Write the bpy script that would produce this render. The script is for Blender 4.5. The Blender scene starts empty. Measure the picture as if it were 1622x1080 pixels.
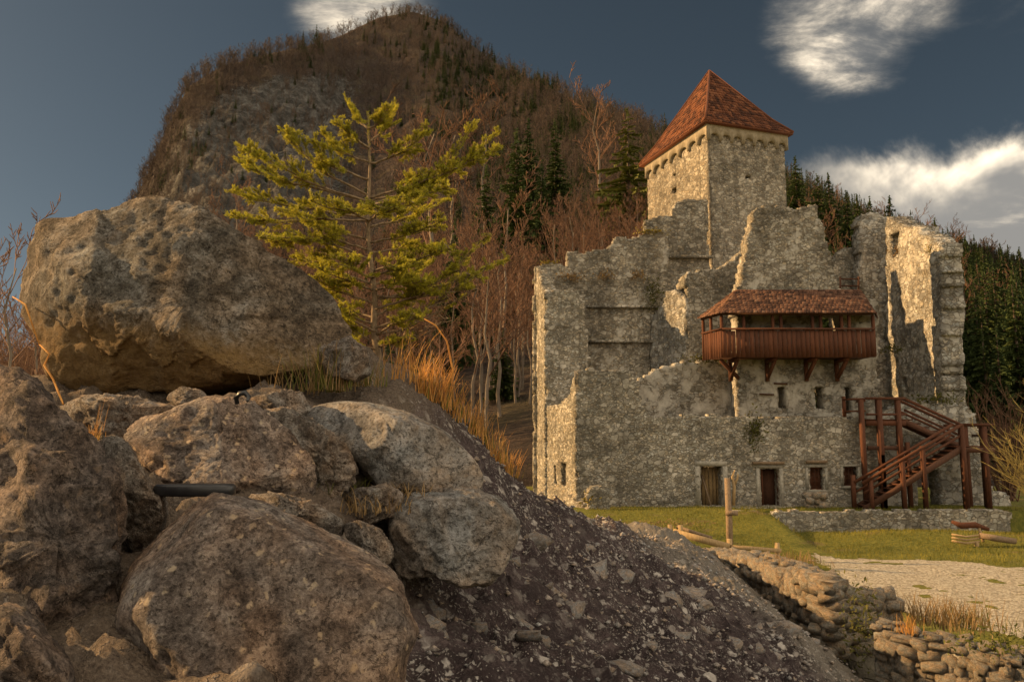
import bpy, math, random
import numpy as np
from mathutils import Vector, Matrix, Euler

SC = bpy.context.scene
COL = SC.collection
RAD = math.radians

# ------------------------------------------------------------------ camera
F, CX, CY, PITCH, EYE = 1261.5, 811.0, 540.0, RAD(7.3), 3.1
cam_data = bpy.data.cameras.new('camera')
cam_data.sensor_width = 36.0
cam_data.lens = 36.0 * F / 1622.0
cam_data.clip_start = 0.05
cam_data.clip_end = 12000.0
cam = bpy.data.objects.new('camera', cam_data)
COL.objects.link(cam)
cam.location = (0, 0, EYE)
cam.rotation_euler = (math.pi / 2 + PITCH, 0, 0)
SC.camera = cam

# ------------------------------------------------------------------ light
SUN_AZ, SUN_EL = RAD(-79.0), RAD(24.5)          # azimuth from +Y towards +X
SDIR = Vector((math.sin(SUN_AZ) * math.cos(SUN_EL), math.cos(SUN_AZ) * math.cos(SUN_EL), math.sin(SUN_EL)))
sun_data = bpy.data.lights.new('sun', 'SUN')
sun_data.energy = 3.7
sun_data.angle = RAD(0.5)
sun_data.color = (1.0, 0.62, 0.27)
sun = bpy.data.objects.new('sun', sun_data)
COL.objects.link(sun)
sun.location = (-60, 10, 60)
sun.rotation_euler = SDIR.to_track_quat('Z', 'Y').to_euler()
SC.view_settings.view_transform = 'Standard'
SC.view_settings.look = 'None'
SC.view_settings.gamma = 1.0
SC.view_settings.use_curve_mapping = False
SC.view_settings.exposure = 1.25


def ray(px, py):
    xc, yc = (px - CX) / F, (CY - py) / F
    Y = math.cos(PITCH) - yc * math.sin(PITCH)
    return xc / Y, (math.sin(PITCH) + yc * math.cos(PITCH)) / Y


def P(px, py, d):
    u, s = ray(px, py)
    return Vector((u * d, d, EYE + s * d))


# ---- node helper
class NT:
    def __init__(s, tree):
        s.t = tree
        tree.nodes.clear()

    def n(s, typ, ins=None, **props):
        nd = s.t.nodes.new(typ)
        for k, v in props.items():
            setattr(nd, k, v)
        if ins:
            for k, v in ins.items():
                sock = nd.inputs[k]
                if hasattr(v, 'is_output') or isinstance(v, bpy.types.NodeSocket):
                    s.t.links.new(v, sock)
                else:
                    sock.default_value = v
        return nd

    def math(s, op, a, b=None, c=None, clamp=False):
        ins = {0: a}
        if b is not None: ins[1] = b
        if c is not None: ins[2] = c
        return s.n('ShaderNodeMath', ins, operation=op, use_clamp=clamp).outputs[0]

    def mapr(s, v, a, b, c=0.0, d=1.0, smooth=True):
        return s.n('ShaderNodeMapRange', {0: v, 1: a, 2: b, 3: c, 4: d},
                   interpolation_type='SMOOTHSTEP' if smooth else 'LINEAR').outputs[0]

    def noise(s, vec, scale, detail=4, rough=0.55, dist=0.0):
        return s.n('ShaderNodeTexNoise', {'Vector': vec, 'Scale': scale, 'Detail': detail, 'Roughness': rough, 'Distortion': dist})

    def ramp(s, v, stops):
        r = s.n('ShaderNodeValToRGB', {0: v})
        e = r.color_ramp.elements
        while len(e) < len(stops): e.new(0.5)
        for i, (p, c) in enumerate(stops):
            e[i].position = p
            e[i].color = (*c, 1.0)
        return r.outputs[0]

    def mix(s, f, a, b, blend='MIX'):
        m = s.n('ShaderNodeMix', data_type='RGBA', blend_type=blend)
        for sock, v in ((m.inputs[0], f), (m.inputs[6], a), (m.inputs[7], b)):
            if isinstance(v, bpy.types.NodeSocket): s.t.links.new(v, sock)
            elif isinstance(v, tuple): sock.default_value = (*v, 1.0) if len(v) == 3 else v
            else: sock.default_value = v
        return m.outputs[2]

    def vmath(s, op, a, b=None):
        ins = {0: a}
        if b is not None: ins[1] = b
        nd = s.n('ShaderNodeVectorMath', ins, operation=op)
        return nd.outputs['Value'] if op in ('DOT_PRODUCT', 'LENGTH') else nd.outputs[0]


# ------------------------------------------------------------------ sky
world = bpy.data.worlds.new('World')
SC.world = world
world.use_nodes = True
w = NT(world.node_tree)
sky = w.n('ShaderNodeTexSky', sky_type='NISHITA', sun_disc=False, sun_elevation=SUN_EL,
          sun_rotation=SUN_AZ % (2 * math.pi), altitude=2500.0, air_density=0.75, dust_density=9.0, ozone_density=1.2)
tc = w.n('ShaderNodeTexCoord').outputs['Generated']
dirn = w.vmath('NORMALIZE', tc)
sep = w.n('ShaderNodeSeparateXYZ', {0: dirn})
dx, dy, dz = sep.outputs
# high thin clouds, projected on a flat layer
den = w.math('ADD', dz, 0.18)
den = w.math('MAXIMUM', den, 0.05)
plane = w.n('ShaderNodeCombineXYZ', {0: w.math('DIVIDE', dx, den), 1: w.math('DIVIDE', dy, den), 2: 0.0}).outputs[0]
n1 = w.noise(plane, 1.15, 7, 0.58, 0.4).outputs[0]
n2 = w.noise(w.vmath('MULTIPLY', plane, (1.0, 1.5, 1.0)), 4.2, 8, 0.66, 0.3).outputs[0]


def spot(px, py, c0, c1):
    u, s = ray(px, py)
    v = Vector((u, 1, s)).normalized()
    return w.mapr(w.vmath('DOT_PRODUCT', dirn, tuple(v)), math.cos(RAD(c0)), math.cos(RAD(c1)))


cover = w.math('ADD', w.math('MULTIPLY', n1, 0.60), w.math('MULTIPLY', n2, 0.46))
boost = w.math('MULTIPLY', spot(1340, -5, 7.4, 0.3), 0.31)
boost = w.math('ADD', boost, w.math('MULTIPLY', spot(575, -15, 7, 0.5), 0.36))
boost = w.math('ADD', boost, w.math('MULTIPLY', spot(1335, 165, 5.5, 0.5), 0.12))
# denser cloud away from the clear band, added behind the camera as fill light
back = w.mapr(w.vmath('DOT_PRODUCT', dirn, (0.62, -0.66, 0.42)), -0.30, 0.35, -0.13, 0.36)
high = w.mapr(w.math('ADD', w.math('ADD', cover, boost), back), 0.54, 0.95)
high = w.math('MULTIPLY', high, w.mapr(dz, 0.0, 0.12))
# a bank of cloud low over the horizon, on the right and round behind
nb = w.noise(dirn, 3.4, 8, 0.6, 0.2).outputs[0]
lim = w.math('ADD', 0.335, w.math('MULTIPLY', w.math('SUBTRACT', nb, 0.5), 0.34))
bank_az = w.mapr(w.vmath('DOT_PRODUCT', dirn, (0.9, -0.44, 0.0)), -0.16, 0.02)
bank = w.math('MULTIPLY', w.mapr(w.math('SUBTRACT', lim, dz), -0.012, 0.035), bank_az)
mask = w.math('MAXIMUM', high, bank)
glow = w.mapr(w.math('SUBTRACT', lim, dz), 0.11, 0.0)
litn = w.mapr(w.noise(dirn, 6.5, 5, 0.6, 0.2).outputs[0], 0.36, 0.60)
lit = w.math('ADD', w.math('MULTIPLY', w.math('MULTIPLY', glow, litn), bank), w.math('MULTIPLY', high, w.mapr(cover, 0.42, 0.62)), clamp=True)
ccol = w.mix(lit, (0.125, 0.12, 0.112), (0.86, 0.72, 0.53))
grey = w.n('ShaderNodeHueSaturation', {'Hue': 0.488, 'Saturation': 0.76, 'Value': 1.0, 'Fac': 1.0, 'Color': sky.outputs[0]}).outputs[0]
bg_sky = w.n('ShaderNodeBackground', {0: w.mix(1.0, grey, (0.35, 0.365, 0.335), 'MULTIPLY'), 1: 0.05})
bg_cl = w.n('ShaderNodeBackground', {0: ccol, 1: 1.15})
mx = w.n('ShaderNodeMixShader', {0: w.math('MULTIPLY', mask, 0.95), 1: bg_sky.outputs[0], 2: bg_cl.outputs[0]})
w.n('ShaderNodeOutputWorld', {0: mx.outputs[0]})

# ------------------------------------------------------------------ numeric helpers
_rng = np.random.RandomState(7)
_perm = np.concatenate([_rng.permutation(256)] * 3)
_grad = _rng.normal(size=(256, 3))
_grad /= np.linalg.norm(_grad, axis=1)[:, None]


def pn(p):
    p = np.asarray(p, float)
    i = np.floor(p).astype(int)
    f = p - i
    i &= 255
    w_ = f * f * f * (f * (f * 6 - 15) + 10)
    out = 0
    for a in (0, 1):
        for b in (0, 1):
            for c in (0, 1):
                h = _perm[_perm[_perm[i[:, 0] + a] + i[:, 1] + b] + i[:, 2] + c]
                g = (_grad[h] * (f - np.array([a, b, c]))).sum(1)
                wt = (w_[:, 0] if a else 1 - w_[:, 0]) * (w_[:, 1] if b else 1 - w_[:, 1]) * (w_[:, 2] if c else 1 - w_[:, 2])
                out = out + g * wt
    return out * 1.6


def fbm(p, octaves=4, rough=0.5, ridged=False):
    p = np.asarray(p, float)
    s, a = 0, 1.0
    for k in range(octaves):
        v = pn(p * 2 ** k + 17.3 * k)
        s = s + a * ((0.5 - np.abs(v)) if ridged else v)
        a *= rough
    return s


ORI = {}


def mesh_np(name, v, faces):
    """faces: list of int arrays, each (n,3) or (n,4)"""
    me = bpy.data.meshes.new(name)
    v = np.asarray(v, np.float32)
    fs = [np.asarray(f, np.int32) for f in faces if len(f)]
    me.vertices.add(len(v))
    me.vertices.foreach_set('co', v.ravel())
    loops = np.concatenate([f.ravel() for f in fs])
    tot = np.concatenate([np.full(len(f), f.shape[1], np.int32) for f in fs])
    start = np.concatenate([[0], np.cumsum(tot)[:-1]]).astype(np.int32)
    me.loops.add(len(loops))
    me.loops.foreach_set('vertex_index', loops)
    me.polygons.add(len(tot))
    me.polygons.foreach_set('loop_start', start)
    me.polygons.foreach_set('loop_total', tot)
    me.update(calc_edges=True)
    me.validate()
    return me


def link(o, parent=None, origin=(0, 0, 0)):
    COL.objects.link(o)
    if parent: o.parent = parent
    ORI[o.name] = Vector(origin)
    return o


def put(name, v, faces, mat, parent=None, smooth=False, origin=None, mats=None, midx=None):
    v = np.asarray(v, float).reshape(-1, 3)
    po = ORI[parent.name] if parent else Vector((0, 0, 0))
    if origin is None:
        if parent: origin = po
        else: origin = Vector(((v[:, 0].min() + v[:, 0].max()) / 2, (v[:, 1].min() + v[:, 1].max()) / 2, v[:, 2].min()))
    origin = Vector(origin)
    me = mesh_np(name, v - np.array(origin), faces)
    for m in (mats or [mat]): me.materials.append(m)
    if midx is not None: me.polygons.foreach_set('material_index', np.asarray(midx, np.int32))
    if smooth: me.polygons.foreach_set('use_smooth', np.ones(len(me.polygons), bool))
    o = bpy.data.objects.new(name, me)
    o.location = origin - po
    return link(o, parent, origin)


def piece(name, me, loc, rot=(0, 0, 0), scale=(1, 1, 1), parent=None):
    o = bpy.data.objects.new(name, me)
    po = ORI[parent.name] if parent else Vector((0, 0, 0))
    o.location = Vector(loc) - po
    o.rotation_euler = rot
    o.scale = scale if hasattr(scale, '__len__') else (scale,) * 3
    return link(o, parent, loc)


def tag(o, label, cat, group=None):
    o['label'] = label
    o['category'] = cat
    if group: o['group'] = group
    return o


def kind(o, k):
    o['kind'] = k
    return o


def thing(name, loc, label, cat, group=None):
    o = bpy.data.objects.new(name, None)
    o.location = loc
    o.empty_display_size = 0.2
    link(o, None, loc)
    return tag(o, label, cat, group)


# ---- shape soup
class MB:
    def __init__(s): s.v = []; s.q = []; s.t = []; s.n = 0

    def add(s, v, q=(), t=()):
        b = s.n
        s.v.append(np.asarray(v, float).reshape(-1, 3)); s.n += len(s.v[-1])
        if len(q): s.q.append(np.asarray(q) + b)
        if len(t): s.t.append(np.asarray(t) + b)

    def faces(s):
        r = []
        if s.q: r.append(np.concatenate(s.q))
        if s.t: r.append(np.concatenate(s.t))
        return r

    def V(s): return np.concatenate(s.v)

    def box(s, c, size, rotz=0, m=None):
        x, y, z = [k / 2 for k in size]
        v = np.array([[i, j, k] for i in (-x, x) for j in (-y, y) for k in (-z, z)])
        if m is not None: v = v @ np.array(m).T
        elif rotz:
            a, b = math.cos(rotz), math.sin(rotz)
            v = v @ np.array([[a, b, 0], [-b, a, 0], [0, 0, 1]])
        s.add(v + np.array(c), [[0, 1, 3, 2], [4, 6, 7, 5], [0, 4, 5, 1], [2, 3, 7, 6], [0, 2, 6, 4], [1, 5, 7, 3]])
        return s

    def beam(s, a, b, wd, ht, up=(0, 0, 1)):
        a, b = Vector(a), Vector(b)
        d = (b - a)
        L = d.length
        d.normalize()
        side = d.cross(Vector(up))
        if side.length < 1e-4: side = d.cross(Vector((0, 1, 0)))
        side.normalize()
        u2 = side.cross(d)
        m = Matrix((side, d, u2)).transposed()
        s.box((a + b) / 2, (wd, L, ht), m=[list(r) for r in m])
        return s

    def tube(s, pts, rad, n=5, cap=True):
        pts = [Vector(p) for p in pts]
        rings = []
        for i, p in enumerate(pts):
            d = (pts[min(i + 1, len(pts) - 1)] - pts[max(i - 1, 0)]).normalized()
            a = d.cross(Vector((0.31, 0.17, 0.93)))
            if a.length < 0.1: a = d.cross(Vector((1, 0, 0)))
            a.normalize(); b = d.cross(a)
            r = rad[i] if hasattr(rad, '__len__') else rad
            rings.append([p + (a * math.cos(2 * math.pi * k / n) + b * math.sin(2 * math.pi * k / n)) * r for k in range(n)])
        v = [q for ring in rings for q in ring]
        q = [[i * n + k, i * n + (k + 1) % n, (i + 1) * n + (k + 1) % n, (i + 1) * n + k] for i in range(len(pts) - 1) for k in range(n)]
        t = []
        if cap:
            e = (len(pts) - 1) * n
            t = [[0, k + 1, k] for k in range(1, n - 1)] + [[e, e + k, e + k + 1] for k in range(1, n - 1)]
        s.add([list(x) for x in v], q, t)
        return s

    def build(s, name, mat, parent=None, smooth=False, **kw):
        return put(name, s.V(), s.faces(), mat, parent, smooth, **kw)

    def mesh(s, name, mat):
        me = mesh_np(name, s.V(), s.faces())
        me.materials.append(mat)
        return me


# ------------------------------------------------------------------ materials
def new_mat(name):
    m = bpy.data.materials.new(name)
    m.use_nodes = True
    return m, NT(m.node_tree)


def finish(t, col, rough=0.9, bump=None, strength=0.6, dist=0.03, spec=0.25, trans=None):
    ins = {'Base Color': col, 'Roughness': rough, 'Specular IOR Level': spec}
    b = t.n('ShaderNodeBsdfPrincipled', ins)
    if bump is not None:
        bm = t.n('ShaderNodeBump', {'Height': bump, 'Strength': strength, 'Distance': dist})
        t.t.links.new(bm.outputs[0], b.inputs['Normal'])
    out = b.outputs[0]
    if trans:
        tr = t.n('ShaderNodeBsdfTranslucent', {0: col})
        out = t.n('ShaderNodeMixShader', {0: trans, 1: out, 2: tr.outputs[0]}).outputs[0]
    t.n('ShaderNodeOutputMaterial', {0: out})


def mat_rubble(name, scale=4.6, tones=((0.20, 0.18, 0.145), (0.40, 0.365, 0.30), (0.60, 0.55, 0.47)), mortar=(0.24, 0.21, 0.165), plaster=0.0, flat=1.45, moss=0.25):
    m, t = new_mat(name)
    co = t.n('ShaderNodeTexCoord').outputs['Object']
    wob = t.noise(co, 2.2, 3).outputs[1]
    v = t.vmath('ADD', co, t.vmath('MULTIPLY', t.vmath('SUBTRACT', wob, (0.5, 0.5, 0.5)), (0.3, 0.3, 0.3)))
    v = t.vmath('MULTIPLY', v, (1, 1, flat))
    vo = t.n('ShaderNodeTexVoronoi', {'Vector': v, 'Scale': scale, 'Randomness': 0.95}, feature='F1')
    ed = t.n('ShaderNodeTexVoronoi', {'Vector': v, 'Scale': scale, 'Randomness': 0.95}, feature='DISTANCE_TO_EDGE').outputs['Distance']
    cell = t.n('ShaderNodeSeparateColor', {0: vo.outputs['Color']})
    fine = t.noise(co, 26, 5, 0.7).outputs[0]
    big = t.noise(co, 0.42, 5, 0.6, 0.5).outputs[0]
    mid = t.noise(co, 1.7, 5, 0.62, 0.3).outputs[0]
    val = t.math('ADD', t.math('MULTIPLY', cell.outputs[0], 0.62), t.math('MULTIPLY', fine, 0.38))
    col = t.ramp(val, [(0.18, tones[0]), (0.52, tones[1]), (0.85, tones[2])])
    hue = t.mix(cell.outputs[1], (1.07, 0.99, 0.88), (0.94, 1.0, 1.06))
    col = t.mix(1.0, col, hue, 'MULTIPLY')
    joint = t.mapr(ed, 0.02, 0.10)
    # bands of larger blocks among the small rubble
    v2 = t.n('ShaderNodeTexVoronoi', {'Vector': v, 'Scale': scale * 0.52, 'Randomness': 0.85}, feature='F1')
    e2 = t.n('ShaderNodeTexVoronoi', {'Vector': v, 'Scale': scale * 0.52, 'Randomness': 0.85}, feature='DISTANCE_TO_EDGE').outputs['Distance']
    c2 = t.n('ShaderNodeSeparateColor', {0: v2.outputs['Color']})
    pick = t.mapr(t.math('ADD', c2.outputs[2], t.math('MULTIPLY', mid, 0.6)), 1.02, 1.08)
    big_col = t.ramp(t.math('ADD', t.math('MULTIPLY', c2.outputs[0], 0.5), t.math('MULTIPLY', fine, 0.5)), [(0.25, tones[0]), (0.5, tones[1]), (0.8, tones[2])])
    col = t.mix(pick, col, big_col)
    joint = t.math('ADD', t.math('MULTIPLY', joint, t.math('SUBTRACT', 1.0, pick)), t.math('MULTIPLY', t.mapr(e2, 0.01, 0.07), pick))
    col = t.mix(joint, t.mix(fine, tuple(c * 0.6 for c in mortar), tuple(c * 1.5 for c in mortar)), col)
    if plaster:
        pm = t.mapr(t.math('ADD', mid, t.math('MULTIPLY', big, 0.6)), 1.02 - plaster, 1.14 - plaster)
        pc = t.ramp(t.noise(co, 3.5, 6, 0.7).outputs[0], [(0.25, (0.27, 0.245, 0.205)), (0.5, (0.42, 0.39, 0.335)), (0.8, (0.54, 0.51, 0.45))])
        col = t.mix(pm, col, pc)
        joint = t.math('MAXIMUM', joint, t.math('MULTIPLY', pm, 0.9))
    # weather stains with their own shape
    st = t.mapr(t.math('ADD', t.math('MULTIPLY', big, 0.6), t.math('MULTIPLY', mid, 0.5)), 0.38, 0.72, 0.50, 1.18)
    col = t.mix(1.0, col, t.n('ShaderNodeCombineColor', {0: st, 1: st, 2: st}).outputs[0], 'MULTIPLY')
    run = t.noise(t.vmath('MULTIPLY', co, (1.6, 1.6, 0.16)), 1.0, 6, 0.65, 0.4).outputs[0]
    col = t.mix(t.mapr(run, 0.52, 0.70, 0.0, 0.5), col, (0.085, 0.072, 0.055))
    ms = t.math('MULTIPLY', t.mapr(t.noise(co, 0.9, 6, 0.7, 0.4).outputs[0], 0.58, 0.72), moss)
    col = t.mix(ms, col, (0.10, 0.085, 0.03))
    hgt = t.math('ADD', t.math('MULTIPLY', joint, 0.8), t.math('MULTIPLY', fine, 0.7))
    finish(t, col, 0.92, hgt, 1.0, 0.055)
    return m


def mat_rock(name, tones, scale=1.0, spots=(0.45, 0.37, 0.27), spot_amt=0.5, bounce_tint=None, bump=0.05, cracks=0.4):
    m, t = new_mat(name)
    co = t.n('ShaderNodeTexCoord').outputs['Object']
    co = t.vmath('MULTIPLY', co, (scale,) * 3)
    a = t.noise(co, 1.9, 7, 0.66, 0.7).outputs[0]
    b = t.noise(co, 9.0, 7, 0.72, 0.3).outputs[0]
    c = t.noise(co, 40.0, 6, 0.85).outputs[0]
    val = t.math('ADD', t.math('ADD', t.math('MULTIPLY', a, 0.36), t.math('MULTIPLY', b, 0.36)), t.math('MULTIPLY', c, 0.36))
    col = t.ramp(val, [(0.43, tones[0]), (0.51, tones[1]), (0.56, tones[2]), (0.64, tones[3])])
    vo = t.n('ShaderNodeTexVoronoi', {'Vector': t.vmath('ADD', co, t.vmath('MULTIPLY', t.noise(co, 14, 3).outputs[1], (0.09, 0.09, 0.09))), 'Scale': 13.0, 'Randomness': 1.0}, feature='F1')
    pick = t.n('ShaderNodeSeparateColor', {0: vo.outputs['Color']}).outputs[0]
    sp = t.math('MULTIPLY', t.mapr(vo.outputs['Distance'], 0.44, 0.18), t.mapr(t.math('ADD', pick, t.math('MULTIPLY', a, 0.6)), 0.93, 1.1))
    col = t.mix(t.math('MULTIPLY', sp, spot_amt), col, spots)
    hv = t.mapr(t.noise(co, 0.9, 5, 0.6, 0.8).outputs[0], 0.36, 0.64)
    col = t.mix(1.0, col, t.mix(hv, (0.90, 0.97, 1.08), (1.12, 0.95, 0.82)), 'MULTIPLY')
    pit = t.mapr(t.noise(co, 30.0, 3, 0.6).outputs[0], 0.36, 0.44)
    col = t.mix(t.math('MULTIPLY', t.math('SUBTRACT', 1.0, pit), 0.55), col, tuple(x * 0.55 for x in tones[0]))
    cr = t.n('ShaderNodeTexVoronoi', {'Vector': t.vmath('ADD', co, t.vmath('MULTIPLY', t.noise(co, 3.0, 5, 0.65).outputs[1], (0.55, 0.55, 0.55))), 'Scale': 1.7}, feature='DISTANCE_TO_EDGE').outputs['Distance']
    crk = t.math('MULTIPLY', t.mapr(cr, 0.022, 0.0), t.math('MULTIPLY', t.mapr(a, 0.42, 0.56), cracks))
    col = t.mix(crk, col, tuple(x * 0.35 for x in tones[0]))
    if bounce_tint:  # warm bounce light on the underside, painted into the colour
        z0, z1, sc = bounce_tint
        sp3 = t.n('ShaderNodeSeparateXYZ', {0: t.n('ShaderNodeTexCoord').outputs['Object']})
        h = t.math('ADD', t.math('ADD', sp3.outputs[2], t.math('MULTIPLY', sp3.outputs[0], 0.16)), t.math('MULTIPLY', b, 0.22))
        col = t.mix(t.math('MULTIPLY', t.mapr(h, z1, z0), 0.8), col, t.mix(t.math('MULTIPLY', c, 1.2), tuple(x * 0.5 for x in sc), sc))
    hg = t.math('ADD', t.math('ADD', t.math('MULTIPLY', b, 1.0), t.math('MULTIPLY', c, 0.45)), t.math('SUBTRACT', t.math('MULTIPLY', pit, 0.25), t.math('MULTIPLY', crk, 0.7)))
    finish(t, col, 0.88, hg, 1.0, bump)
    return m


def mat_plain(name, c0, c1, scale=6.0, stretch=(1, 1, 1), rough=0.85, bump=0.01, trans=None, vary=0.0, spec=0.25):
    m, t = new_mat(name)
    co = t.vmath('MULTIPLY', t.n('ShaderNodeTexCoord').outputs['Object'], stretch)
    a = t.noise(co, scale, 6, 0.65, 0.2).outputs[0]
    f = t.mapr(a, 0.3, 0.7)
    if vary:
        rnd = t.n('ShaderNodeObjectInfo').outputs['Random']
        f = t.math('ADD', t.math('MULTIPLY', f, 1 - vary), t.math('MULTIPLY', rnd, vary))
    col = t.mix(f, c0, c1)
    finish(t, col, rough, a, 0.7, bump, spec, trans)
    return m


M = {}
M['wall'] = mat_rubble('rubble_masonry', 6.6, plaster=0.0, moss=0.3)
M['plaster'] = mat_rubble('plastered_masonry', 4.6, tones=((0.21, 0.19, 0.155), (0.40, 0.365, 0.305), (0.57, 0.53, 0.46)), plaster=0.28, moss=0.35)
M['gable'] = mat_rubble('gable_masonry', 6.0, tones=((0.20, 0.175, 0.14), (0.385, 0.345, 0.275), (0.55, 0.50, 0.415)), plaster=0.14, moss=0.15)
M['tower'] = mat_rubble('tower_masonry', 6.2, tones=((0.21, 0.18, 0.14), (0.40, 0.35, 0.275), (0.57, 0.51, 0.415)), moss=0.05)
M['white'] = mat_rubble('pale_masonry', 4.4, tones=((0.23, 0.22, 0.20), (0.43, 0.41, 0.37), (0.61, 0.58, 0.52)), plaster=0.16, moss=0.3)
M['lowwall'] = mat_rubble('yard_wall_masonry', 5.2, moss=0.5)
M['band'] = mat_plain('lime_plaster', (0.26, 0.215, 0.15), (0.42, 0.355, 0.26), 4, bump=0.02)
M['jamb'] = mat_plain('grey_jamb_stone', (0.22, 0.20, 0.165), (0.38, 0.35, 0.29), 9, bump=0.02)


def mat_tile(name, stops):
    m, t = new_mat(name)
    co = t.n('ShaderNodeTexCoord').outputs['Object']
    isl = t.n('ShaderNodeNewGeometry').outputs['Random Per Island']
    a = t.noise(co, 0.9, 6, 0.65, 0.3).outputs[0]
    f = t.noise(co, 14, 5, 0.7).outputs[0]
    v = t.math('ADD', t.math('ADD', t.math('MULTIPLY', isl, 0.5), t.math('MULTIPLY', a, 0.3)), t.math('MULTIPLY', f, 0.3))
    finish(t, t.ramp(v, stops), 0.9, f, 0.8, 0.02)
    return m


M['tile'] = mat_tile('red_clay_tile', [(0.25, (0.032, 0.014, 0.010)), (0.5, (0.088, 0.032, 0.017)), (0.7, (0.17, 0.060, 0.027)), (0.95, (0.25, 0.12, 0.065))])
M['tile_old'] = mat_tile('brown_shingle', [(0.25, (0.035, 0.020, 0.015)), (0.5, (0.095, 0.046, 0.030)), (0.7, (0.16, 0.08, 0.05)), (0.95, (0.24, 0.15, 0.10))])
M['wood'] = mat_plain('red_brown_timber', (0.050, 0.019, 0.010), (0.135, 0.050, 0.024), 8, (3, 3, 0.6), bump=0.006, vary=0.5)
M['wood_grey'] = mat_plain('weathered_timber', (0.10, 0.07, 0.045), (0.30, 0.21, 0.13), 8, (4, 4, 1.5), bump=0.006, vary=0.3)
M['wood_pale'] = mat_plain('pale_plank_timber', (0.20, 0.13, 0.06), (0.44, 0.31, 0.16), 8, (5, 5, 0.8), bump=0.006, vary=0.3)
M['wood_dark'] = mat_plain('dark_timber', (0.045, 0.022, 0.014), (0.12, 0.055, 0.032), 8, (3, 3, 0.8), bump=0.006, vary=0.4)
M['dark'] = mat_plain('dark_interior', (0.03, 0.026, 0.022), (0.07, 0.06, 0.05), 4)
M['iron'] = mat_plain('black_plastic', (0.010, 0.010, 0.012), (0.02, 0.02, 0.023), 20, rough=0.35, bump=0.001, spec=0.5)
M['bark_fir'] = mat_plain('fir_bark', (0.13, 0.09, 0.055), (0.30, 0.22, 0.14), 30, (1, 1, 0.5), bump=0.006)
M['needle'] = mat_plain('fir_needles', (0.24, 0.235, 0.02), (0.56, 0.50, 0.05), 9, trans=0.4, rough=0.6, bump=0.001)
M['twig'] = mat_plain('bare_twigs', (0.065, 0.038, 0.026), (0.22, 0.115, 0.066), 0.6, vary=0.7, bump=0.001)
M['twig_far'] = mat_plain('far_bare_twigs', (0.034, 0.027, 0.025), (0.125, 0.086, 0.064), 0.2, vary=0.7, bump=0.001)
M['twig_gold'] = mat_plain('golden_twigs', (0.16, 0.125, 0.04), (0.32, 0.25, 0.085), 1.2, bump=0.001)
M['trunk_pale'] = mat_plain('pale_bark', (0.10, 0.08, 0.06), (0.28, 0.225, 0.175), 2.0, bump=0.01)
M['conifer'] = mat_plain('spruce_foliage', (0.022, 0.042, 0.014), (0.095, 0.125, 0.036), 0.8, vary=0.5, trans=0.1, bump=0.001)
M['pine'] = mat_plain('olive_pine_foliage', (0.085, 0.10, 0.022), (0.17, 0.17, 0.04), 0.8, vary=0.3, trans=0.15, bump=0.001)
M['bark'] = mat_plain('dark_bark', (0.06, 0.045, 0.032), (0.14, 0.10, 0.075), 3.0, bump=0.01)
M['straw'] = mat_plain('dry_straw', (0.44, 0.20, 0.05), (0.72, 0.40, 0.12), 9, trans=0.35, bump=0.001)
M['straw_dull'] = mat_plain('dull_straw', (0.20, 0.125, 0.05), (0.36, 0.24, 0.11), 9, trans=0.25, bump=0.001)
M['green'] = mat_plain('green_blade', (0.075, 0.085, 0.018), (0.16, 0.16, 0.03), 9, trans=0.3, bump=0.001)
M['leaf'] = mat_plain('ivy_leaf', (0.05, 0.06, 0.014), (0.14, 0.125, 0.028), 5, trans=0.2, bump=0.001)
M['moss'] = mat_plain('golden_moss', (0.14, 0.11, 0.018), (0.30, 0.22, 0.04), 12, bump=0.01)

# ================================================================== SETTING
def sstep(a, b, x):
    t = np.clip((np.asarray(x, float) - a) / (b - a), 0, 1)
    return t * t * (3 - 2 * t)


TX = 11.7                                      # west end of the retaining wall


def gz(x, y):
    """height of the valley floor, the castle yard and its terrace"""
    x = np.asarray(x, float); y = np.asarray(y, float)
    left = -1.0 + 1.0 * sstep(29, 38.3, y)
    right = np.where(y > 37.7, 0.0, -1.0)
    right = right + 0.42 * np.exp(-((x - 17.5) / 5.0) ** 2 - ((y - 34.2) / 2.3) ** 2)
    right = right + 0.20 * np.exp(-((x - 24) / 3.5) ** 2 - ((y - 32.5) / 2.0) ** 2)
    z = np.where(x < TX, left, right)
    z = z - 0.75 * np.exp(-((x - 7.0) / 1.1) ** 2 - ((y - 15.0) / 4.5) ** 2)
    n = fbm(np.stack([x.ravel() * 0.35, y.ravel() * 0.35, np.zeros(x.size)], 1), 4).reshape(x.shape)
    z = z + 0.07 * n * np.where(np.abs(x) < 200, 1, 0)
    far = sstep(60, 300, np.hypot(x, y))
    return z * (1 - far) - 1.6 * far


def axis(lo, hi, step, outer):
    a = list(np.arange(lo, hi + 1e-6, step))
    k, s = hi, step
    while k < outer:
        s *= 1.35; k += s; a.append(k)
    k, s = lo, step
    while k > -outer:
        s *= 1.35; k -= s; a.insert(0, k)
    return np.array(a)


def grid_mesh(xs, ys, zf):
    X, Y = np.meshgrid(xs, ys, indexing='ij')
    Z = zf(X, Y)
    v = np.stack([X, Y, Z], -1).reshape(-1, 3)
    nx, ny = len(xs), len(ys)
    i = np.arange(nx - 1)[:, None] * ny + np.arange(ny - 1)[None]
    q = np.stack([i, i + ny, i + ny + 1, i + 1], -1).reshape(-1, 4)
    return v, q


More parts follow.
